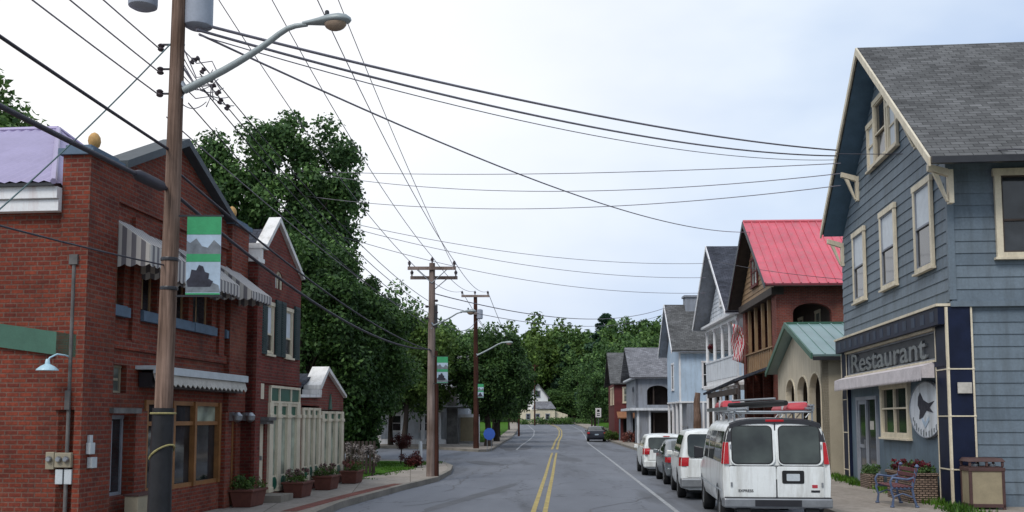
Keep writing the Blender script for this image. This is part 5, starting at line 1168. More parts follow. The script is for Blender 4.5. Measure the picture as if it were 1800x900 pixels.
def on(A, B, sag, t): p = Vector(A).lerp(Vector(B), t); p.z -= 4 * sag * t * (1 - t); return p
A_, B_ = back + Vector((0, 0, 5.35)), sx_; ks = [.955, .96, .985, .99]
sp.tube([on(A_, B_, .35, k) for k in ks], [.035, .075, .075, .035], 14); tag(sp.build('cable_splice', 'wire', smooth=50), 'fat black splice case on the trunk cable beside the nearest pole', 'splice case')
ob = T2(0, 0, 0)
xs = (('highest of three faint wires crossing to the restaurant gable', (520, 300, 46), (1478, 287, 30), .25), ('middle of three faint wires crossing to the restaurant gable', (520, 300, 46), (1478, 305, 30), .75), ('lowest of three faint wires crossing to the restaurant gable', (520, 342, 46), (1478, 326, 30), .7),
      ('upper service wire from the tree to the white gabled house', (545, 375, 46), (1240, 463, 57), .7), ('middle service wire from the tree to the white gabled house', (545, 380, 46), (1240, 488, 57), .8), ('lower service wire from the tree to the white gabled house', (545, 398, 46), (1240, 515, 57), .9))
for lab, a, b, s in xs: wire(lab, at(*a), at(*b), s, .014, 'wireglare')
wire('service wire from the second pole to the pale blue house', T2(.1, 0, 6.15), at(1178, 538, 71.5), .9, .018, 'wireglare')
wire('second service wire from the second pole to the pale blue house', T2(.1, 0, 5.8), at(1178, 548, 71.5), .9, .013, 'wireglare')
wire('wire running in front of the restaurant upper windows', at(1240, 455, 55), at(1980, 512, 19), .35, .011)
wire('dark wire following the restaurant eave', at(1470, 270, 29.3), Vector((*Rw(1.3, 1.0), 7.75)), .05, .012)
wire('dark wire along the restaurant side eave', Vector((*Rw(1.3, 1.0), 7.75)), Vector((*Rw(1.3, 14), 7.9)), .25, .012)
wire('left wire between the second and third poles', T2(-.76, -.13, 7.25), T3(-.95, -.16, 10.35), .4, .012, 'wireglare'); wire('middle wire between the second and third poles', T2(0, 0, 7.42), T3(-.1, -.16, 10.35), .4, .012, 'wireglare'); wire('right wire between the second and third poles', T2(.76, -.13, 7.25), T3(.75, -.16, 10.35), .4, .012, 'wireglare')
wire('low telephone line between the second and third poles', T2(.1, 0, 5.4), T3(0, -.1, 8.4), .6, .016, 'wire')
f1 = at(912, 693, 120)
for i, lab in enumerate(('upper wire from the third pole to the far poles', 'middle wire from the third pole to the far poles', 'lower wire from the third pole to the far poles')): wire(lab, T3((-.95, .75, 0)[i], -.16, (10.3, 10.3, 8.6)[i]), at(925 + 8 * i, 655 + 6 * i, 150), 1.0, .02, 'wireglare')
wire('low cable from the second pole drooping to the white porch house', T2(0, 0, 4.2), at(800, 660, 80), .7, .018, 'wire')

# ------------------------------------------------------------------ small things by the kerbs
bs = thing('blue_sign', 'round blue information sign on two legs beside the third pole', 'sign', gnd(860, 795, .15)); 
q = MB(); q.prism([(.0 + .34 * math.cos(t), 1.05 + .36 * math.sin(t)) for t in [2 * PI * i / 10 for i in range(10)]], FR(0), 0, .03); q.build('sign_face', pm('sign_blue', (.05, .13, .5), .5), bs); q = MB(); q.tube([(-.12, .03, 0), (-.12, .03, 1.0)], .02, 6); q.tube([(.12, .03, 0), (.12, .03, 1.0)], .02, 6); q.build('leg', 'galv', bs)
bp = thing('bollard', 'short white bollard on the lawn beside the second pole', 'bollard', gnd(739, 812, .15)); q = MB(); q.lathe([(.08, 0), (.08, .85), (.05, .92)], (0, 0, 0), 12); q.build('post', 'white', bp, smooth=40)
rs = thing('road_sign', 'white road sign on a post by the right kerb beyond the black car', 'sign', gnd(1052, 771, .15)); q = MB(); q.tube([(0, 0, 0), (0, 0, 2.9)], .035, 6); q.build('post', 'galv', rs)
q = MB(); q.box(-.28, .28, -.05, -.035, 2.1, 3.0); q.build('sign_face', 'white', rs); q = MB()
q.box(-.12, .12, -.06, -.052, 2.62, 2.86); q.box(-.15, .15, -.06, -.052, 2.24, 2.34); q.box(-.15, .15, -.06, -.052, 2.42, 2.50); q.build('sign_marks', 'blackm', rs)
fn = thing('picket_fence', 'dark picket fence in deep shade behind the corner lawn', 'fence', (-9.3, 34.2, .15), .12)
q = MB(); q.box(0, 4.7, .03, .07, .3, .38); q.box(0, 4.7, .03, .07, .9, .98)
for i in range(36): q.box(i * .13, i * .13 + .09, 0, .03, .05, 1.15)
q.build('fence_panel', 'darkwood', fn)
for lab, u, v, Y, mat, sz, nn in (('white flowering shrub over the dark fence beneath the big tree', 625, 794, 33.9, 'flowerwhite', .28, 7), ('pale flowering shrub on the dark fence nearer the lawn', 655, 795, 34.1, 'flowerwhite', .22, 6), ('maroon leaved shrub on the lawn left of the second pole', 722, 806, 40, 'maroon', .38, 14), ('second maroon shrub higher beside the white porch', 705, 775, 43, 'maroon', .4, 12)):
    c = at(u, v, Y); t = thing('shrub', lab, 'shrub', (c.x, c.y, .15)); rr = random.Random(int(u)); cs = [(rr.uniform(-sz, sz), rr.uniform(-sz, sz), max(.15, c.z - .15 + rr.uniform(-.25, .2))) for _ in range(nn)]
    bush_leaves(cs, [sz * .45] * nn, 110, .07, 'foliage', mat, t, seed=int(u)); q = MB(); q.tube([(0, 0, 0), (.03, 0, c.z - .2)], .03, 6); q.build('stem', 'bark', t)
pt = thing('planter', 'pot of orange flowers at the foot of the nearest pole', 'planter', (-4.25, 14.9, .15)); q = MB(); q.lathe([(.13, 0), (.17, .2), (.19, .22), (.18, .24)], (0, 0, 0), 14); q.build('pot', 'terracotta', pt, smooth=40)
bush_leaves([(uni(-.15, .15), uni(-.15, .15), uni(.28, .45)) for _ in range(12)], [.1] * 12, 40, .045, 'blossom', leafm('flower_orange', (.06, .05, .01), (.6, .22, .03)), pt, seed=44) if False else bush_leaves([(uni(-.15, .15), uni(-.15, .15), uni(.28, .45)) for _ in range(12)], [.1] * 12, 40, .045, 'blossom', 'flowers', pt, seed=44)

# ------------------------------------------------------------------ vehicles
def interp(tab, y):
    if y <= tab[0][0]: return tab[0][1]
    for (a, p), (b, q) in zip(tab[:-1], tab[1:]):
        if y <= b: f = (y - a) / (b - a); return p + (q - p) * f
    return tab[-1][1]
class CarShape:
    """y=0 rear bumper, +y front. ring = (half width, z) bottom to top at full height; top/wid tables over y"""
    def __init__(s, ring, belt, H, top, wid, lean, bulge=.05):
        s.ring, s.belt, s.H, s.top, s.wid, s.lean, s.bulge = ring, belt, H, top, wid, lean, bulge
    def pt(s, y, k):       # k = fractional ring index
        i = min(int(k), len(s.ring) - 2); f = k - i; x = s.ring[i][0] * (1 - f) + s.ring[i + 1][0] * f; z = s.ring[i][1] * (1 - f) + s.ring[i + 1][1] * f
        t = interp(s.top, y); w = interp(s.wid, y)
        if z > s.belt:
            zz = s.belt + (z - s.belt) * (t - s.belt) / (s.H - s.belt); 
            if t < s.belt + .25: x = x + (s.ring[3][0] - x) * .6 * (1 - max(0, (t - s.belt)) / .25) if x > .3 else x
            z = zz
        return x * w, z
    def kz(s, z, y):        # ring index for a height
        n = len(s.ring) - 1; best = 0
        for j in range(n * 10):
            if s.pt(y, j / 10)[1] <= z: best = j / 10
        return best
    def body(s, ys, mat, parent):
        m = MB(); V = []; n = len(s.ring)
        for y in ys:
            R_ = [s.pt(y, i) for i in range(n)]
            row = [(x, z) for x, z in R_] + [(-x, z) for x, z in R_[-2::-1]] if s.ring[-1][0] == 0 else None
            rl = s.lean if y < 1.0 else []
            for x, z in row: V.append((x, y + (interp(rl, z) * (1 - y / 1.0) if rl else 0) - s.bulge * 0, z))
        k = 2 * n - 1
        m.add(V, [(i * k + j, i * k + j + 1, (i + 1) * k + j + 1, (i + 1) * k + j) for i in range(len(ys) - 1) for j in range(k - 1)] + [(i * k, (i + 1) * k, (i + 1) * k + k - 1, i * k + k - 1) for i in range(len(ys) - 1)])
        m.add(V[:k], [tuple(range(k))[::-1]]); m.add(V[-k:], [tuple(range(k))])
        # weld
        me = bpy.data.meshes.new('body'); bm = bmesh.new(); vs = [bm.verts.new(p) for p in m.v]
        for f in m.f:
            try: bm.faces.new([vs[i] for i in f])
            except ValueError: pass
        bmesh.ops.remove_doubles(bm, verts=bm.verts, dist=.0005); bmesh.ops.recalc_face_normals(bm, faces=bm.faces); bm.to_mesh(me); bm.free()
        me.materials.append(M[mat]); o = bpy.data.objects.new('body', me); COL.objects.link(o); o.parent = parent
        return o
def wheel_cut(o, spots, r, w):
    """real wheel arches"""
    mb = MB()
    for x, y in spots:
        mb.lathe([(r, -w), (r, w)], (x, y, r - .07), 28, M_=Matrix.Rotation(PI / 2, 3, 'Y'))
    c = mb.build('cutter', 'black'); c.parent = o.parent
    md = o.modifiers.new('b', 'BOOLEAN'); md.object = c; md.operation = 'DIFFERENCE'; md.solver = 'EXACT'
    bv = o.modifiers.new('bev', 'BEVEL'); bv.width = .035; bv.segments = 3; bv.limit_method = 'ANGLE'; bv.angle_limit = math.radians(35)
    bpy.context.view_layer.update(); dg = bpy.context.evaluated_depsgraph_get(); me = bpy.data.meshes.new_from_object(o.evaluated_get(dg))
    o.modifiers.clear(); o.data = me; bpy.data.objects.remove(c)
    for p in me.polygons: p.use_smooth = True
    me.set_sharp_from_angle(angle=math.radians(38)); me.name = 'body'
def wheels(parent, spots, r, w, dark=False):
    for x, y in spots:
        s = 1 if x > 0 else -1; Rm = Matrix.Rotation(PI / 2 * s, 3, 'Y')
        m = MB(); m.lathe([(r * .6, -w / 2), (r * .92, -w / 2), (r, -w * .35), (r, w * .35), (r * .92, w / 2), (r * .62, w / 2), (r * .6, w * .3)], (0, 0, 0), 28, M_=Rm); t = m.build('wheel', 'tyre', parent, (x, y, r), smooth=40)
        m = MB(); m.lathe([(r * .6, w * .25), (r * .62, w * .46), (r * .5, w * .36), (r * .25, w * .38), (r * .2, w * .46), (r * .01, w * .46)], (0, 0, 0), 24, M_=Rm); ri = m.build('rim', 'rim', t, smooth=30)
        m = MB()
        for i in range(5):
            q = 2 * PI * i / 5; m.add([Rm @ Vector((r * (.3 if j in (0, 3) else .52) * math.cos(q + (-.18 if j < 2 else .18)), r * (.3 if j in (0, 3) else .52) * math.sin(q + (-.18 if j < 2 else .18)), w * .405)) for j in range(4)], [(0, 1, 2, 3)])
        m.is_closed = False; m.build('rim_opening', 'black', t)
def side_panel(cs, y0, y1, z0, z1, off=.006, side=1, ny=6, nz=5, slant=(0, 0)):
    m = MB(); V = []
    for j in range(nz + 1):
        z = z0 + (z1 - z0) * j / nz; f = j / nz
        for i in range(ny + 1):
            y = (y0 + slant[0] * f) + ((y1 + slant[1] * f) - (y0 + slant[0] * f)) * i / ny; x, zz = cs.pt(y, cs.kz(z, y)); V.append((side * (x + off), y, z))
    m.add(V, [(j * (ny + 1) + i, j * (ny + 1) + i + 1, (j + 1) * (ny + 1) + i + 1, (j + 1) * (ny + 1) + i) for j in range(nz) for i in range(ny)]); m.is_closed = False; return m
def rrect(x0, x1, z0, z1, r, n=5, cut=0):
    P = []
    for cx, cz, a in ((x1 - r, z0 + r, -PI / 2), (x1 - r, z1 - r, 0), (x0 + r, z1 - r, PI / 2), (x0 + r, z0 + r, PI)):
        for i in range(n + 1): q = a + PI / 2 * i / n; P.append((cx + r * math.cos(q), cz + r * math.sin(q)))
    return P
def rear_map(cs, off=0):   # (a,o,z) on the rear face
    return lambda a, o, z: (a, interp(cs.lean, z) - off - o, z)
def across(cs, y0, y1, x0, off=.008, name='rear_window', mat='carglass', parent=None, ny=6, nx=8, k0=None, taper=1):
    """glass laid over the sloping top surface between y0 and y1"""
    m = MB(); V = []
    for j in range(ny + 1):
        y = y0 + (y1 - y0) * j / ny; t = interp(cs.top, y); w = x0 * (1 + (taper - 1) * j / ny)
        for i in range(nx + 1):
            x = -w + 2 * w * i / nx
            # height at x: walk the ring from the top
            k = len(cs.ring) - 1; zt = t
            for q in range(60):
                kk = (len(cs.ring) - 1) * (1 - q / 60 * .6); X, Z = cs.pt(y, kk)
                if X >= abs(x): zt = Z; break
            V.append((x, y, zt + off))
    m.add(V, [(j * (nx + 1) + i, j * (nx + 1) + i + 1, (j + 1) * (nx + 1) + i + 1, (j + 1) * (nx + 1) + i) for j in range(ny) for i in range(nx)]); m.is_closed = False
    return m.build(name, mat, parent, smooth=60)

def make_van():
    t = thing('parked_van', 'white cargo van with loaded roof rack parked first at the right kerb', 'van', (4.92, 18.85, 0), -.0998)
    ring = [(.82, .40), (.94, .43), (.985, .58), (1.0, .95), (.985, 1.20), (.95, 1.55), (.90, 1.80), (.84, 1.93), (.72, 2.02), (.40, 2.07), (0, 2.085)]
    cs = CarShape(ring, 1.0, 2.085, [(0, 2.06), (.3, 2.085), (3.6, 2.085), (3.9, 2.03), (4.65, 1.32), (5.3, 1.16), (5.45, .95)], [(0, .985), (.15, 1.0), (4.6, 1.0), (5.3, .95), (5.5, .88)], [(.4, .0), (1.18, .0), (2.06, .13)])
    o = cs.body([0, .15, .6, 1.2, 2, 2.8, 3.6, 3.9, 4.2, 4.45, 4.65, 5.0, 5.3, 5.45, 5.5], 'carwhite', t)
    sp = [(.84, .95), (-.84, .95), (.84, 4.45), (-.84, 4.45)]; wheel_cut(o, [(s * (1.02 if s > 0 else 1.02), y) for s, y in ((1, .95), (-1, .95), (1, 4.45), (-1, 4.45))], .44, .32)
    wheels(t, sp, .36, .25)
    f = rear_map(cs, .0)
    # doors with shut lines, windows, handles
    for s, lab in ((-1, None), (1, None)):
        a0, a1 = (-.86, -.012) if s < 0 else (.012, .86)
        m = MB(); P = rrect(a0, a1, .62, 1.98, .09); V = [f(a, .004, z) for a, z in P]; k = len(P)
        Q = [f(a, -.03, z) for a, z in P]; m.add(V + Q, [tuple(range(k))] + [(i, (i + 1) % k, (i + 1) % k + k, i + k) for i in range(k)]); 
        m = MB(); seg = 14
        def plate(mb, a0, a1, z0, z1, r, o0, o1, mi=0):
            P = rrect(a0, a1, z0, z1, r); V = [f(a, o1, z) for a, z in P] + [f(a, o0, z) for a, z in P]; k = len(P)
            mb.add(V, [tuple(range(k))] + [(i, (i + 1) % k, (i + 1) % k + k, i + k) for i in range(k)], mi)
        # door skin: lower panel below the belt and frame above, each following the rear face
        plate(m, a0, a1, .60, 1.175, .03, -.02, .012); plate(m, a0 + .02, a1, 1.19, 1.975, .12, -.02, .012); d = m.build('rear_door', 'carwhite', t, bevel=.006)
        m = MB(); plate(m, a0 + .045, a1 - .04 if s < 0 else a1 - .075, 1.215, 1.935, .10, .012, .018) if s < 0 else plate(m, a0 + .04, a1 - .045, 1.215, 1.935, .10, .012, .018); m.build('window_seal', 'black', d)
        m = MB(); plate(m, a0 + .065, a1 - .06, 1.235, 1.915, .085, .018, .021) if s < 0 else plate(m, a0 + .06, a1 - .065, 1.235, 1.915, .085, .018, .021); m.build('window', 'carglass', d)
        m = MB(); m.mbox(f, (a0 + .02) if s < 0 else (a1 - .05), (a0 + .05) if s < 0 else (a1 - .02), .012, .03, .8, .88); m.mbox(f, (a0 + .02) if s < 0 else (a1 - .05), (a0 + .05) if s < 0 else (a1 - .02), .012, .03, 1.5, 1.58); m.build('hinge', 'chrome', d)
    m = MB(); plate(m, .10, .50, .86, 1.10, .03, .012, .02); lp = m.build('plate_recess', 'black', t); m = MB(); plate(m, .18, .42, .91, 1.04, .015, .02, .026); m.build('licence_plate', 'whitem', lp)
    text_mesh('EXPRESS', .27, .05, .006, 'badge', 'blackm', t, (-.70, .70, .013), f); 
    m = MB(); plate(m, .62, .78, .70, .74, .01, .012, .018); m.build('badge', 'blackm', t); m = MB(); plate(m, .64, .74, .78, .84, .01, .012, .016); m.build('sticker', 'redthing', t)
    m = MB(); m.mbox(f, -.012, .012, -.01, .008, .60, 1.97); m.mbox(f, -.86, .86, -.01, .006, 1.172, 1.192); m.build('shut_line', 'blackm', t)
    for s in (-1, 1):   # corner pillar: dark upper trim and tall red lamp wrapping the edge
        m = MB(); V = []; zs = [1.22 + (1.62 - 1.22) * i / 6 for i in range(7)]
        for z in zs:
            k = cs.kz(z, 0); x, _ = cs.pt(0, k); y = interp(cs.lean, z); x2, _ = cs.pt(.16, cs.kz(z, .16)); V += [(s * (.865), y - .014, z), (s * (x - .012), y - .012, z), (s * (x + .008), y + .03, z), (s * (x2 + .012), .13 + y * .85, z)]
        m.add(V, [(i * 4 + j, i * 4 + j + 1, i * 4 + j + 5, i * 4 + j + 4) for i in range(6) for j in range(3)]); m.is_closed = False; m.build('tail_light', 'taillight', t)
        m = MB(); V = []; zs = [1.63 + (1.97 - 1.63) * i / 6 for i in range(7)]
        for z in zs:
            k = cs.kz(z, 0); x, _ = cs.pt(0, k); y = interp(cs.lean, z); x2, _ = cs.pt(.16, cs.kz(z, .16)); V += [(s * min(.80, x - .10), y - .016, z), (s * (x - .012), y - .010, z), (s * (x + .006), y + .03, z), (s * (x2 + .010), .13 + y * .85, z)]
        m.add(V, [(i * 4 + j, i * 4 + j + 1, i * 4 + j + 5, i * 4 + j + 4) for i in range(6) for j in range(3)]); m.is_closed = False; m.build('pillar_trim', 'blackm', t)
    m = MB(); V = []; n = 16
    for i in range(n + 1):
        x = -.84 + 1.68 * i / n; zt = 2.045 - .10 * abs(x / .84) ** 4; V += [(x, .088, zt - .075), (x, .095, zt), (x, .17, zt + .03)]
    m.add(V, [(i * 3 + j, i * 3 + j + 1, i * 3 + j + 4, i * 3 + j + 3) for i in range(n) for j in range(2)]); m.is_closed = False; m.build('roof_edge_trim', 'blackm', t)
    m = MB(); m.box(-.17, .17, .085, .14, 2.0, 2.045); m.build('brake_light', 'taillight', t, bevel=.01)
    m = MB(); m.hexa([(-.98, -.16, .42), (.98, -.16, .42), (1.0, .16, .42), (-1.0, .16, .42), (-.98, -.16, .60), (.98, -.16, .60), (1.0, .16, .60), (-1.0, .16, .60)]); bu = m.build('bumper', 'chrome', t, bevel=.03)
    m = MB(); m.box(-.42, .42, -.168, -.158, .45, .57); m.box(-.96, .96, -.15, .0, .6, .612); m.build('bumper_step', 'blackm', bu)
    for s in (-1, 1): m = MB(); m.box(s * .62 - .12, s * .62 + .12, -.1, -.03, .30, .41); m.build('mud_flap', 'black', t)
    for s in (-1, 1):
        for y0, y1 in ((.35, 1.55), (1.65, 2.75)): side_panel(cs, y0, y1, 1.24, 1.82, .007, s).build('side_window', 'carglass', t, smooth=60)
        side_panel(cs, 2.95, 3.75, 1.24, 1.80, .007, s, slant=(0, -.1)).build('side_window', 'carglass', t, smooth=60)
        m = MB(); m.box(s * 1.03 - .08, s * 1.03 + .08, 3.85, 3.95, 1.15, 1.45) if False else m.hexa([(s * 1.0, 3.8, 1.2), (s * 1.2, 3.84, 1.18), (s * 1.2, 3.92, 1.18), (s * 1.0, 3.9, 1.2), (s * 1.0, 3.8, 1.42), (s * 1.2, 3.84, 1.46), (s * 1.2, 3.92, 1.46), (s * 1.0, 3.9, 1.42)]); m.build('wing_mirror', 'blackm', t, bevel=.02)
        side_panel(cs, .2, 5.2, .70, .73, .005, s, ny=20, nz=1).build('rub_strip', 'whitem', t)
    across(cs, 3.98, 4.6, .80, .006, 'windscreen', 'carglass', t)
    # rack
    m = MB()
    for s in (-1, 1): m.tube([(s * .72, .15, 2.22), (s * .72, 3.9, 2.22)], .02, 8)
    for y in (.25, 1.2, 2.15, 3.1, 3.85):
        m.tube([(-.74, y, 2.19), (.74, y, 2.19)], .02, 8)
        for s in (-1, 1): m.tube([(s * .72, y, 2.0), (s * .72, y, 2.22)], .018, 8); m.tube([(s * .72, y, 2.22), (s * .60, y, 2.08)], .012, 6)
    m.build('roof_rack', 'galv', t)
    return t
make_van()
VA = -.0998
def on_van(name, label, cat): return thing(name, label, cat, (4.92, 18.85, -.08), VA)
ld = on_van('ladder', 'aluminium ladder lying on the white van roof rack', 'ladder'); m = MB()
for s in (-.25, .12): m.box(s - .62, s - .59, .1, 4.2, 2.30, 2.37)
for i in range(13): m.tube([(-.86, .3 + i * .3, 2.335), (-.48, .3 + i * .3, 2.335)], .014, 6)
m.build('ladder_frame', 'galv', ld)
tb_ = on_van('roof_tube', 'long black tube bag slung across the van roof rack', 'tube'); m = MB(); m.tube([(-.62, 1.9, 2.41), (-.2, 1.3, 2.42), (.18, .55, 2.44), (.26, .35, 2.44)], [.055, .065, .065, .05], 14); m.build('tube', 'black', tb_, smooth=60); m = MB(); m.tube([(-.58, 1.75, 2.505), (.1, .62, 2.53)], .02, 8); m.build('strap', 'galv', tb_)
rb_ = on_van('lumber_bundle', 'red plastic load tied on the right of the van roof rack', 'roof load'); m = MB(); m.hexa([(.28, .5, 2.31), (.74, .45, 2.31), (.74, 2.4, 2.31), (.28, 2.4, 2.31), (.34, .55, 2.44), (.68, .5, 2.46), (.68, 2.3, 2.46), (.34, 2.3, 2.44)]); m.build('load', 'redthing', rb_, bevel=.03); m = MB(); m.box(.27, .75, .9, .95, 2.32, 2.475); m.build('strap', 'whitem', rb_)
rc_ = on_van('lumber_bundle', 'second red load at the front left of the van roof rack', 'roof load'); m = MB(); m.hexa([(-.74, 2.2, 2.38), (-.3, 2.2, 2.38), (-.3, 3.9, 2.38), (-.74, 3.9, 2.38), (-.7, 2.3, 2.52), (-.36, 2.3, 2.52), (-.36, 3.8, 2.5), (-.7, 3.8, 2.5)]); m.build('load', 'redthing', rc_, bevel=.03); m = MB(); m.box(-.75, -.29, 2.7, 2.76, 2.385, 2.53); m.build('strap', 'whitem', rc_)
rd_ = on_van('pipe_bundle', 'bundle of pale pipes on the right edge of the van roof rack', 'roof load'); m = MB()
for i in range(5): m.tube([(.74 - .05 * (i % 3), .2, 2.34 + .05 * (i // 3)), (.74 - .05 * (i % 3), 3.9, 2.34 + .05 * (i // 3))], .024, 8)
m.build('pipes', 'galv', rd_)

def make_car(name, label, cat, loc, rz, paint, kind):
    t = thing(name, label, cat, loc, rz)
    if kind == 'suv':
        L_, H, W2, belt = 4.7, 1.80, .95, 1.02; top = [(0, 1.74), (.4, 1.80), (2.6, 1.80), (3.0, 1.72), (3.65, 1.12), (4.3, 1.05), (4.62, .85), (4.7, .75)]; lean = [(.4, 0), (1.0, .02), (1.8, .26)]; wr = .37; wy = (.95, 3.75)
    elif kind == 'hatch':
        L_, H, W2, belt = 4.3, 1.52, .88, .92; top = [(0, 1.42), (.4, 1.5), (2.2, 1.52), (2.6, 1.45), (3.3, 1.0), (3.95, .88), (4.22, .7), (4.3, .6)]; lean = [(.4, 0), (.9, .02), (1.5, .34)]; wr = .32; wy = (.8, 3.4)
    else:
        L_, H, W2, belt = 4.6, 1.42, .88, .90; top = [(0, .98), (.12, 1.03), (.65, 1.05), (1.35, 1.36), (1.8, 1.42), (2.5, 1.41), (2.8, 1.35), (3.5, 1.0), (4.2, .87), (4.52, .7), (4.6, .6)]; lean = [(.4, .03), (.8, 0), (1.05, .08)]; wr = .32; wy = (.9, 3.65)
    ring = [(.78 * W2, .26), (.93 * W2, .30), (.985 * W2, .45), (W2, belt * .78), (.985 * W2, belt), (.90 * W2, belt + (H - belt) * .45), (.82 * W2, belt + (H - belt) * .78), (.74 * W2, belt + (H - belt) * .92), (.5 * W2, H - .012), (0, H)]
    cs = CarShape(ring, belt, H, top, [(0, .95), (.25, 1.0), (L_ - .9, 1.0), (L_ - .2, .93), (L_, .86)], lean)
    ys = sorted(set([round(L_ * i / 14, 3) for i in range(15)] + [y for y, _ in top if 0 <= y <= L_])); o = cs.body(ys, paint, t)
    wheel_cut(o, [(s * W2 * 1.0, y) for s in (-1, 1) for y in wy], wr + .07, .28); wheels(t, [(s * (W2 - .12), y) for s in (-1, 1) for y in wy], wr, .22)
    f = rear_map(cs, 0)
    def plate(mb, a0, a1, z0, z1, r, o0, o1):
        P = rrect(a0, a1, z0, z1, r); V = [f(a, o1, z) for a, z in P] + [f(a, o0, z) for a, z in P]; k = len(P); mb.add(V, [tuple(range(k))] + [(i, (i + 1) % k, (i + 1) % k + k, i + k) for i in range(k)])
    if kind != 'sedan':
        m = MB(); plate(m, -W2 * .76, W2 * .76, belt + .07, H - .13, .1, -.02, .012); g = m.build('rear_window', 'carglass', t)
        m = MB(); plate(m, -.12, .12, H - .10, H - .075, .01, 0, .02); m.build('brake_light', 'taillight', t)
        m = MB(); plate(m, -W2 * .80, W2 * .80, .58, belt + .03, .05, -.02, .012); m.build('tailgate', paint, t, bevel=.008)
    else:
        across(cs, .72, 1.38, .62, .008, 'rear_window', 'carglass', t, taper=.92)
    across(cs, {'suv': 3.02, 'hatch': 2.65, 'sedan': 2.86}[kind], {'suv': 3.58, 'hatch': 3.22, 'sedan': 3.42}[kind], W2 * .74, .008, 'windscreen', 'carglass', t)
    zb = belt + .04; zt = H - .17
    for s in (-1, 1):
        if kind == 'sedan': rows = ((1.1, 1.95, (.38, -.02)), (2.02, 2.95, (0, -.3)))
        else: rows = ((.45, 1.15, (.1, 0)), (1.22, 2.05, (0, 0)), (2.12, 3.0, (0, -.3)))
        for y0, y1, sl2 in rows: side_panel(cs, y0, y1, zb, zt, .006, s, slant=sl2).build('side_window', 'carglass', t, smooth=60)
        zl = {'suv': (.86, 1.08), 'hatch': (.78, 1.0), 'sedan': (.72, .88)}[kind]
        m = MB(); V = []
        for i in range(5):
            z = zl[0] + (zl[1] - zl[0]) * i / 4; x, _ = cs.pt(0, cs.kz(z, 0)); x2, _ = cs.pt(.22, cs.kz(z, .22)); y = interp(cs.lean, z); V += [(s * (x - .19), y - .014, z), (s * (x - .015), y - .010, z), (s * (x + .012), y + .05, z), (s * (x2 + .008), .2 + y * .8, z)]
        m.add(V, [(i * 4 + j, i * 4 + j + 1, i * 4 + j + 5, i * 4 + j + 4) for i in range(4) for j in range(3)]); m.is_closed = False; m.build('tail_light', 'taillight', t)
        m = MB(); ym = {'suv': 3.05, 'hatch': 2.75, 'sedan': 2.9}[kind]; m.hexa([(s * (W2 - .02), ym, belt + .02), (s * (W2 + .14), ym + .03, belt + .02), (s * (W2 + .14), ym + .1, belt + .02), (s * (W2 - .02), ym + .12, belt + .02), (s * (W2 - .02), ym, belt + .14), (s * (W2 + .14), ym + .03, belt + .16), (s * (W2 + .14), ym + .1, belt + .16), (s * (W2 - .02), ym + .12, belt + .14)]); m.build('wing_mirror', paint, t, bevel=.02)
    m = MB(); m.hexa([(-W2 * .95, -.09, .32), (W2 * .95, -.09, .32), (W2 * .98, .2, .32), (-W2 * .98, .2, .32), (-W2 * .95, -.09, .56), (W2 * .95, -.09, .56), (W2 * .98, .2, .56), (-W2 * .98, .2, .56)]); m.build('bumper', 'chrome' if kind == 'suv' else paint, t, bevel=.04)
    m = MB(); zp = .80 if kind != 'sedan' else .66; plate(m, -.17, .17, zp - .06, zp + .06, .015, .012, .022); m.build('licence_plate', 'bannersky' if kind != 'suv' else 'blackm', t)
    if kind == 'suv':
        m = MB()
        for s in (-1, 1): m.tube([(s * .66, .7, H + .0), (s * .66, .75, H + .05), (s * .66, 2.6, H + .05), (s * .66, 2.65, H)], .014, 6)
        m.build('roof_rail', 'blackm', t)
    m = MB(); m.box(-W2 * .8, W2 * .8, .1, L_ - .3, .2, .34); m.build('underbody', 'black', t)
    return t
make_car('parked_suv', 'white sport utility vehicle parked directly ahead of the cargo van', 'car', (5.20, 25.7, 0), -.1, 'carwhite', 'suv')
make_car('parked_sedan', 'silver grey sedan parked between the two smaller white vehicles', 'car', (5.62, 31.2, 0), -.06, 'carsilver', 'sedan')
make_car('parked_hatchback', 'small white hatchback at the far end of the parked row', 'car', (5.62, 36.6, 0), -.06, 'carwhite', 'hatch')
make_car('black_car', 'black sedan alone at the kerb far up the street', 'car', (7.72, 92, 0), -.06, 'carblack', 'sedan')

# ------------------------------------------------------------------ trees
make_tree('big dark broadleaf tree towering over the brick shops', 'tree', -11.3, 47, 0, 16.3, 3.85, 8.6, 150, .82, 300, .23, 'leafA', 21, uneven=.22, trunk_r=.36, limbs=40)
make_tree('dense dark evergreen rising beside the low brick shop', 'tree', -8.3, 39.8, .1, 9.6, 3.3, .1, 230, .72, 330, .17, 'leafB', 22, uneven=.12, trunk_r=.22)
make_tree('broad dark tree with low boughs over the corner lawn', 'tree', -6.7, 42.0, .1, 7.9, 2.5, .7, 180, .62, 330, .17, 'leafB', 23, uneven=.2, trunk_r=.2)
make_tree('second tier of dark foliage between the big tree and the lawn', 'tree', -9.4, 44.5, .1, 11.0, 3.0, 3.2, 120, .8, 300, .2, 'leafA', 24, uneven=.25, trunk_r=.22)
make_tree('medium green tree left of the second utility pole', 'tree', -7.9, 52, .1, 8.9, 2.6, 2.5, 110, .75, 260, .2, 'leafE', 25, uneven=.25, trunk_r=.2)
make_tree('bright yellow green tree behind the second utility pole', 'tree', -7.2, 68, .1, 9.3, 3.0, 2.8, 110, .85, 240, .24, 'leafC', 26, uneven=.25, trunk_r=.22)
make_tree('yellow green tree partly behind the small banner', 'tree', -5.9, 73.0, .1, 8.6, 2.3, 3.1, 80, .7, 240, .22, 'leafC', 27, uneven=.28, trunk_r=.2)
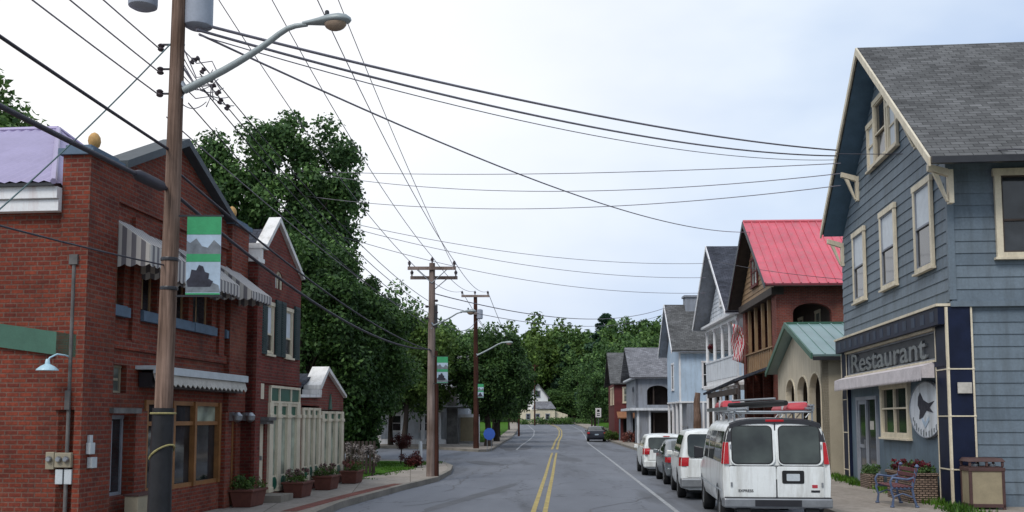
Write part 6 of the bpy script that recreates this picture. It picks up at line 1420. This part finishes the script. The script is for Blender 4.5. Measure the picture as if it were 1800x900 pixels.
make_tree('dark spreading tree behind the third utility pole', 'tree', -1.75, 72, .15, 8.0, 2.7, 2.1, 120, .75, 280, .22, 'leafB', 28, uneven=.2, trunk_r=.26)
make_tree('dark rounded tree right of the third utility pole', 'tree', -1.3, 88, .15, 8.6, 2.9, 1.7, 120, .85, 240, .26, 'leafB', 29, uneven=.22, trunk_r=.24)
make_tree('green treetop showing above the lavender roof', 'tree', -19.6, 33, 0, 14.4, 3.9, 6, 110, .95, 240, .26, 'leafE', 30, uneven=.25, trunk_r=.3)
protos = []
for i, (mat, sh, H, rad, base, lab) in enumerate((('leafE', 'round', 12, 4.2, 2, 'mid'), ('leafC', 'round', 11, 4.0, 2, 'light'), ('leafA', 'round', 13, 4.4, 2.2, 'dark'), ('leafD', 'cone', 15, 3.4, 1.2, 'conifer'))):
    protos.append(make_tree('x', 'tree', 0, 0, 0, H, rad, base, 85, 1.15 if sh == 'round' else .9, 130, .42, mat, 50 + i, shape=sh, uneven=.28, trunk_r=.28, limbs=6))
used = [False] * 4
def put(k, x, y, s, label, group=None, rz=None, sz=None, dz=0):
    z = tz(x, y) - .1 + dz; sc3 = (s, s, s * (sz or 1)); rz = uni(0, 6.28) if rz is None else rz
    if not used[k]: used[k] = True; o = protos[k]; o.location = (x, y, z); o.rotation_euler = (0, 0, rz); o.scale = sc3; o['label'] = label
    else: o = copy_tree(protos[k], (x, y, z), rz, sc3, label)
    if group: o['group'] = group
    return o
# (u of centre, v of top, distance, kind, width factor, label)
random.seed(5)
def put_px(u, v, Y, k, w, label, group=None):
    a = at(u, v, Y); H = (12, 11, 13, 15)[k]; h = a.z - (tz(a.x, Y) - .1); s = h / H
    return put(k, a.x, Y, s * w, label, group, sz=1 / w)
put_px(1066, 553, 215, 3, 1.5, 'tall blue green pine standing above the far treeline')
put_px(1118, 562, 190, 0, 1.0, 'rounded dark tree rising behind the grey house roof')
put_px(950, 568, 238, 1, 1.0, 'light green rounded treetop left of centre on the far treeline')
put_px(988, 578, 236, 1, 1.0, 'light green tree right of the palest treetop')
put_px(1020, 583, 232, 0, 1.1, 'mid green tree below the tall blue green pine')
put_px(900, 582, 228, 1, .9, 'pale green tree behind the third pole street lamp')
put_px(868, 585, 130, 2, .9, 'dark tree behind the third pole crossarm')
put_px(1090, 600, 140, 2, 1.1, 'dark green tree overhanging the dark red house')
put_px(1145, 590, 165, 0, 1.0, 'green tree between the grey and pale blue house roofs')
put_px(1045, 640, 135, 2, .9, 'low dark tree beside the road sign')
put_px(1040, 655, 165, 0, .7, 'low green tree behind the black car')
put_px(1015, 640, 225, 2, 1.0, 'dark tree right of the white farmhouse')
put_px(895, 645, 150, 2, .7, 'dark tree left of the white farmhouse')
put_px(878, 612, 110, 2, .7, 'dark tree before the hillside right of the third pole')
put_px(840, 600, 105, 0, .9, 'green tree left of the third pole lamp arm')
put_px(800, 600, 100, 1, .9, 'yellow green tree between the second and third poles')
put_px(775, 585, 130, 0, 1.1, 'green tree above the small green topped banner')
put_px(742, 560, 90, 0, .9, 'tree crown just left of the second pole top')
put_px(690, 520, 75, 2, .8, 'tall dark tree behind the lawn trees')
put_px(655, 525, 70, 2, .8, 'dark crown stepping down right of the big tree')
put_px(700, 618, 85, 1, .8, 'yellow green tree below the cream gabled house')
GR = 'trees covering the far wooded hill'
for i in range(11):
    put_px(800 + i * 40 + uni(-12, 12), 612 + uni(-14, 12), 235 + uni(-10, 15), (0, 2, 1, 0, 2, 3)[i % 6], 1.3, 'green tree in the solid wooded mass on the far hill', GR)
for i in range(14):
    put_px(640 + i * 45 + uni(-12, 12), 600 + uni(-16, 14), 285 + uni(-15, 15), (2, 0, 2, 1, 0)[i % 5], 1.6, 'green tree in the solid wooded mass on the far hill', GR)
for i in range(9):
    put_px(938 + i * 16, 690 + uni(-12, 8), 222 + uni(-5, 5), (2, 0)[i % 2], 1.7, 'low tree closing the end of the street', 'low trees closing the end of the street')
for i, (x, y, s) in enumerate(((26, 60, .9), (30, 85, 1.1), (24, 110, 1.0), (34, 130, 1.1), (-28, 60, 1.0), (-26, 80, .9), (-34, 100, 1.1), (-24, 130, 1.0), (-40, 50, 1.1), (28, 30, 1.0))):
    put(i % 3, x, y, s, 'green tree standing behind the street houses', 'trees standing behind the street houses')
hd = thing('hedge', 'low green hedge in front of the white farmhouse', 'hedge', (8, 199, tz(8, 199)))
bush_leaves([(uni(-6, 9), uni(-.8, .8), uni(.1, .9)) for _ in range(60)], [.8] * 60, 60, .32, 'foliage', 'leafE', hd, seed=60)
for lab, x, y, s, mat in (('reddish shrub at the foot of the grey house', 9.9, 84, .6, 'flowers'), ('green shrub by the dark red house corner', 9.0, 91, .55, 'leafC'), ('green shrub beside the black car on the right verge', 10.4, 101, .9, 'leafE'), ('shrub by the pale blue house porch', 10.9, 70.5, .5, 'leafE')):
    t = thing('shrub', lab, 'shrub', (x, y, .15)); rr = random.Random(int(y)); bush_leaves([(rr.uniform(-s, s), rr.uniform(-s, s), rr.uniform(.1, s * 1.3)) for _ in range(20)], [s * .5] * 20, 90, .12, 'foliage', mat, t, seed=int(y)); q = MB(); q.tube([(0, 0, 0), (0, 0, s)], .04, 5); q.build('stem', 'bark', t)

for i, (x, y, s_) in enumerate(((-12, -24, .9), (-3, -34, 1.05), (5, -30, .85), (12, -26, 1.0), (21, -32, .95))): put(i % 3, x, y, s_, 'unseen green tree added behind the camera for window reflections', 'unseen trees added behind the camera')  # out of view, added and sized for reflections in the van windows


# ------------------------------------------------------------------ light and sky
w = bpy.data.worlds.new('World'); SC.world = w; w.use_nodes = True; nt = w.node_tree
bg = nt.nodes['Background']; sky = nt.nodes.new('ShaderNodeTexSky'); sky.sky_type = 'NISHITA'; sky.sun_disc = False
SUN_EL, SUN_AZ = math.radians(48), math.radians(-150)
sky.sun_elevation = SUN_EL; sky.sun_rotation = SUN_AZ; sky.dust_density = 2.5; sky.air_density = 1.0
tc = nt.nodes.new('ShaderNodeTexCoord')
mp = N(nt, 'ShaderNodeMapping'); mp.inputs['Scale'].default_value = (1.0, 1.0, 2.2); nt.links.new(tc.outputs['Generated'], mp.inputs['Vector'])
n1 = N(nt, 'ShaderNodeTexNoise', Scale=2.2, Detail=5.0, Roughness=.5); nt.links.new(mp.outputs[0], n1.inputs['Vector'])
cl = ramp(nt, n1.outputs[0], [(.36, (4.4, 5.5, 7.4)), (.66, (7.2, 7.9, 8.7))])
# brighter, whiter cloud towards the hidden sun (upper left of the street)
sd = Vector((math.sin(math.radians(-30)) * .9, math.cos(math.radians(-30)) * .9, .42)).normalized()
dt = nt.nodes.new('ShaderNodeVectorMath'); dt.operation = 'DOT_PRODUCT'; nt.links.new(tc.outputs['Generated'], dt.inputs[0]); dt.inputs[1].default_value = sd
f = ramp(nt, dt.outputs['Value'], [(.72, (0, 0, 0)), (.98, (1, 1, 1))])
cl = mixc(nt, f, cl, (9.4, 9.3, 9.3))
c = mixc(nt, .90, sky.outputs[0], cl)
nt.links.new(c, bg.inputs[0]); bg.inputs[1].default_value = .10
sl_ = bpy.data.lights.new('sun', 'SUN'); sl_.energy = 1.5; sl_.angle = math.radians(22); sl_.color = (1, .96, .9)
so_ = bpy.data.objects.new('sun', sl_); COL.objects.link(so_)
so_.rotation_euler = Vector((-math.sin(SUN_AZ) * math.cos(SUN_EL), -math.cos(SUN_AZ) * math.cos(SUN_EL), -math.sin(SUN_EL))).to_track_quat('-Z', 'Y').to_euler()
vs = SC.view_settings; vs.view_transform = 'Standard'; vs.look = 'None'; vs.exposure = 0.35; vs.gamma = 1; vs.use_curve_mapping = False
SC.render.engine = 'CYCLES'; SC.cycles.max_bounces = 6; SC.cycles.diffuse_bounces = 3; SC.cycles.glossy_bounces = 3; SC.cycles.transmission_bounces = 3; SC.cycles.transparent_max_bounces = 6
SC.cycles.caustics_reflective = False; SC.cycles.caustics_refractive = False
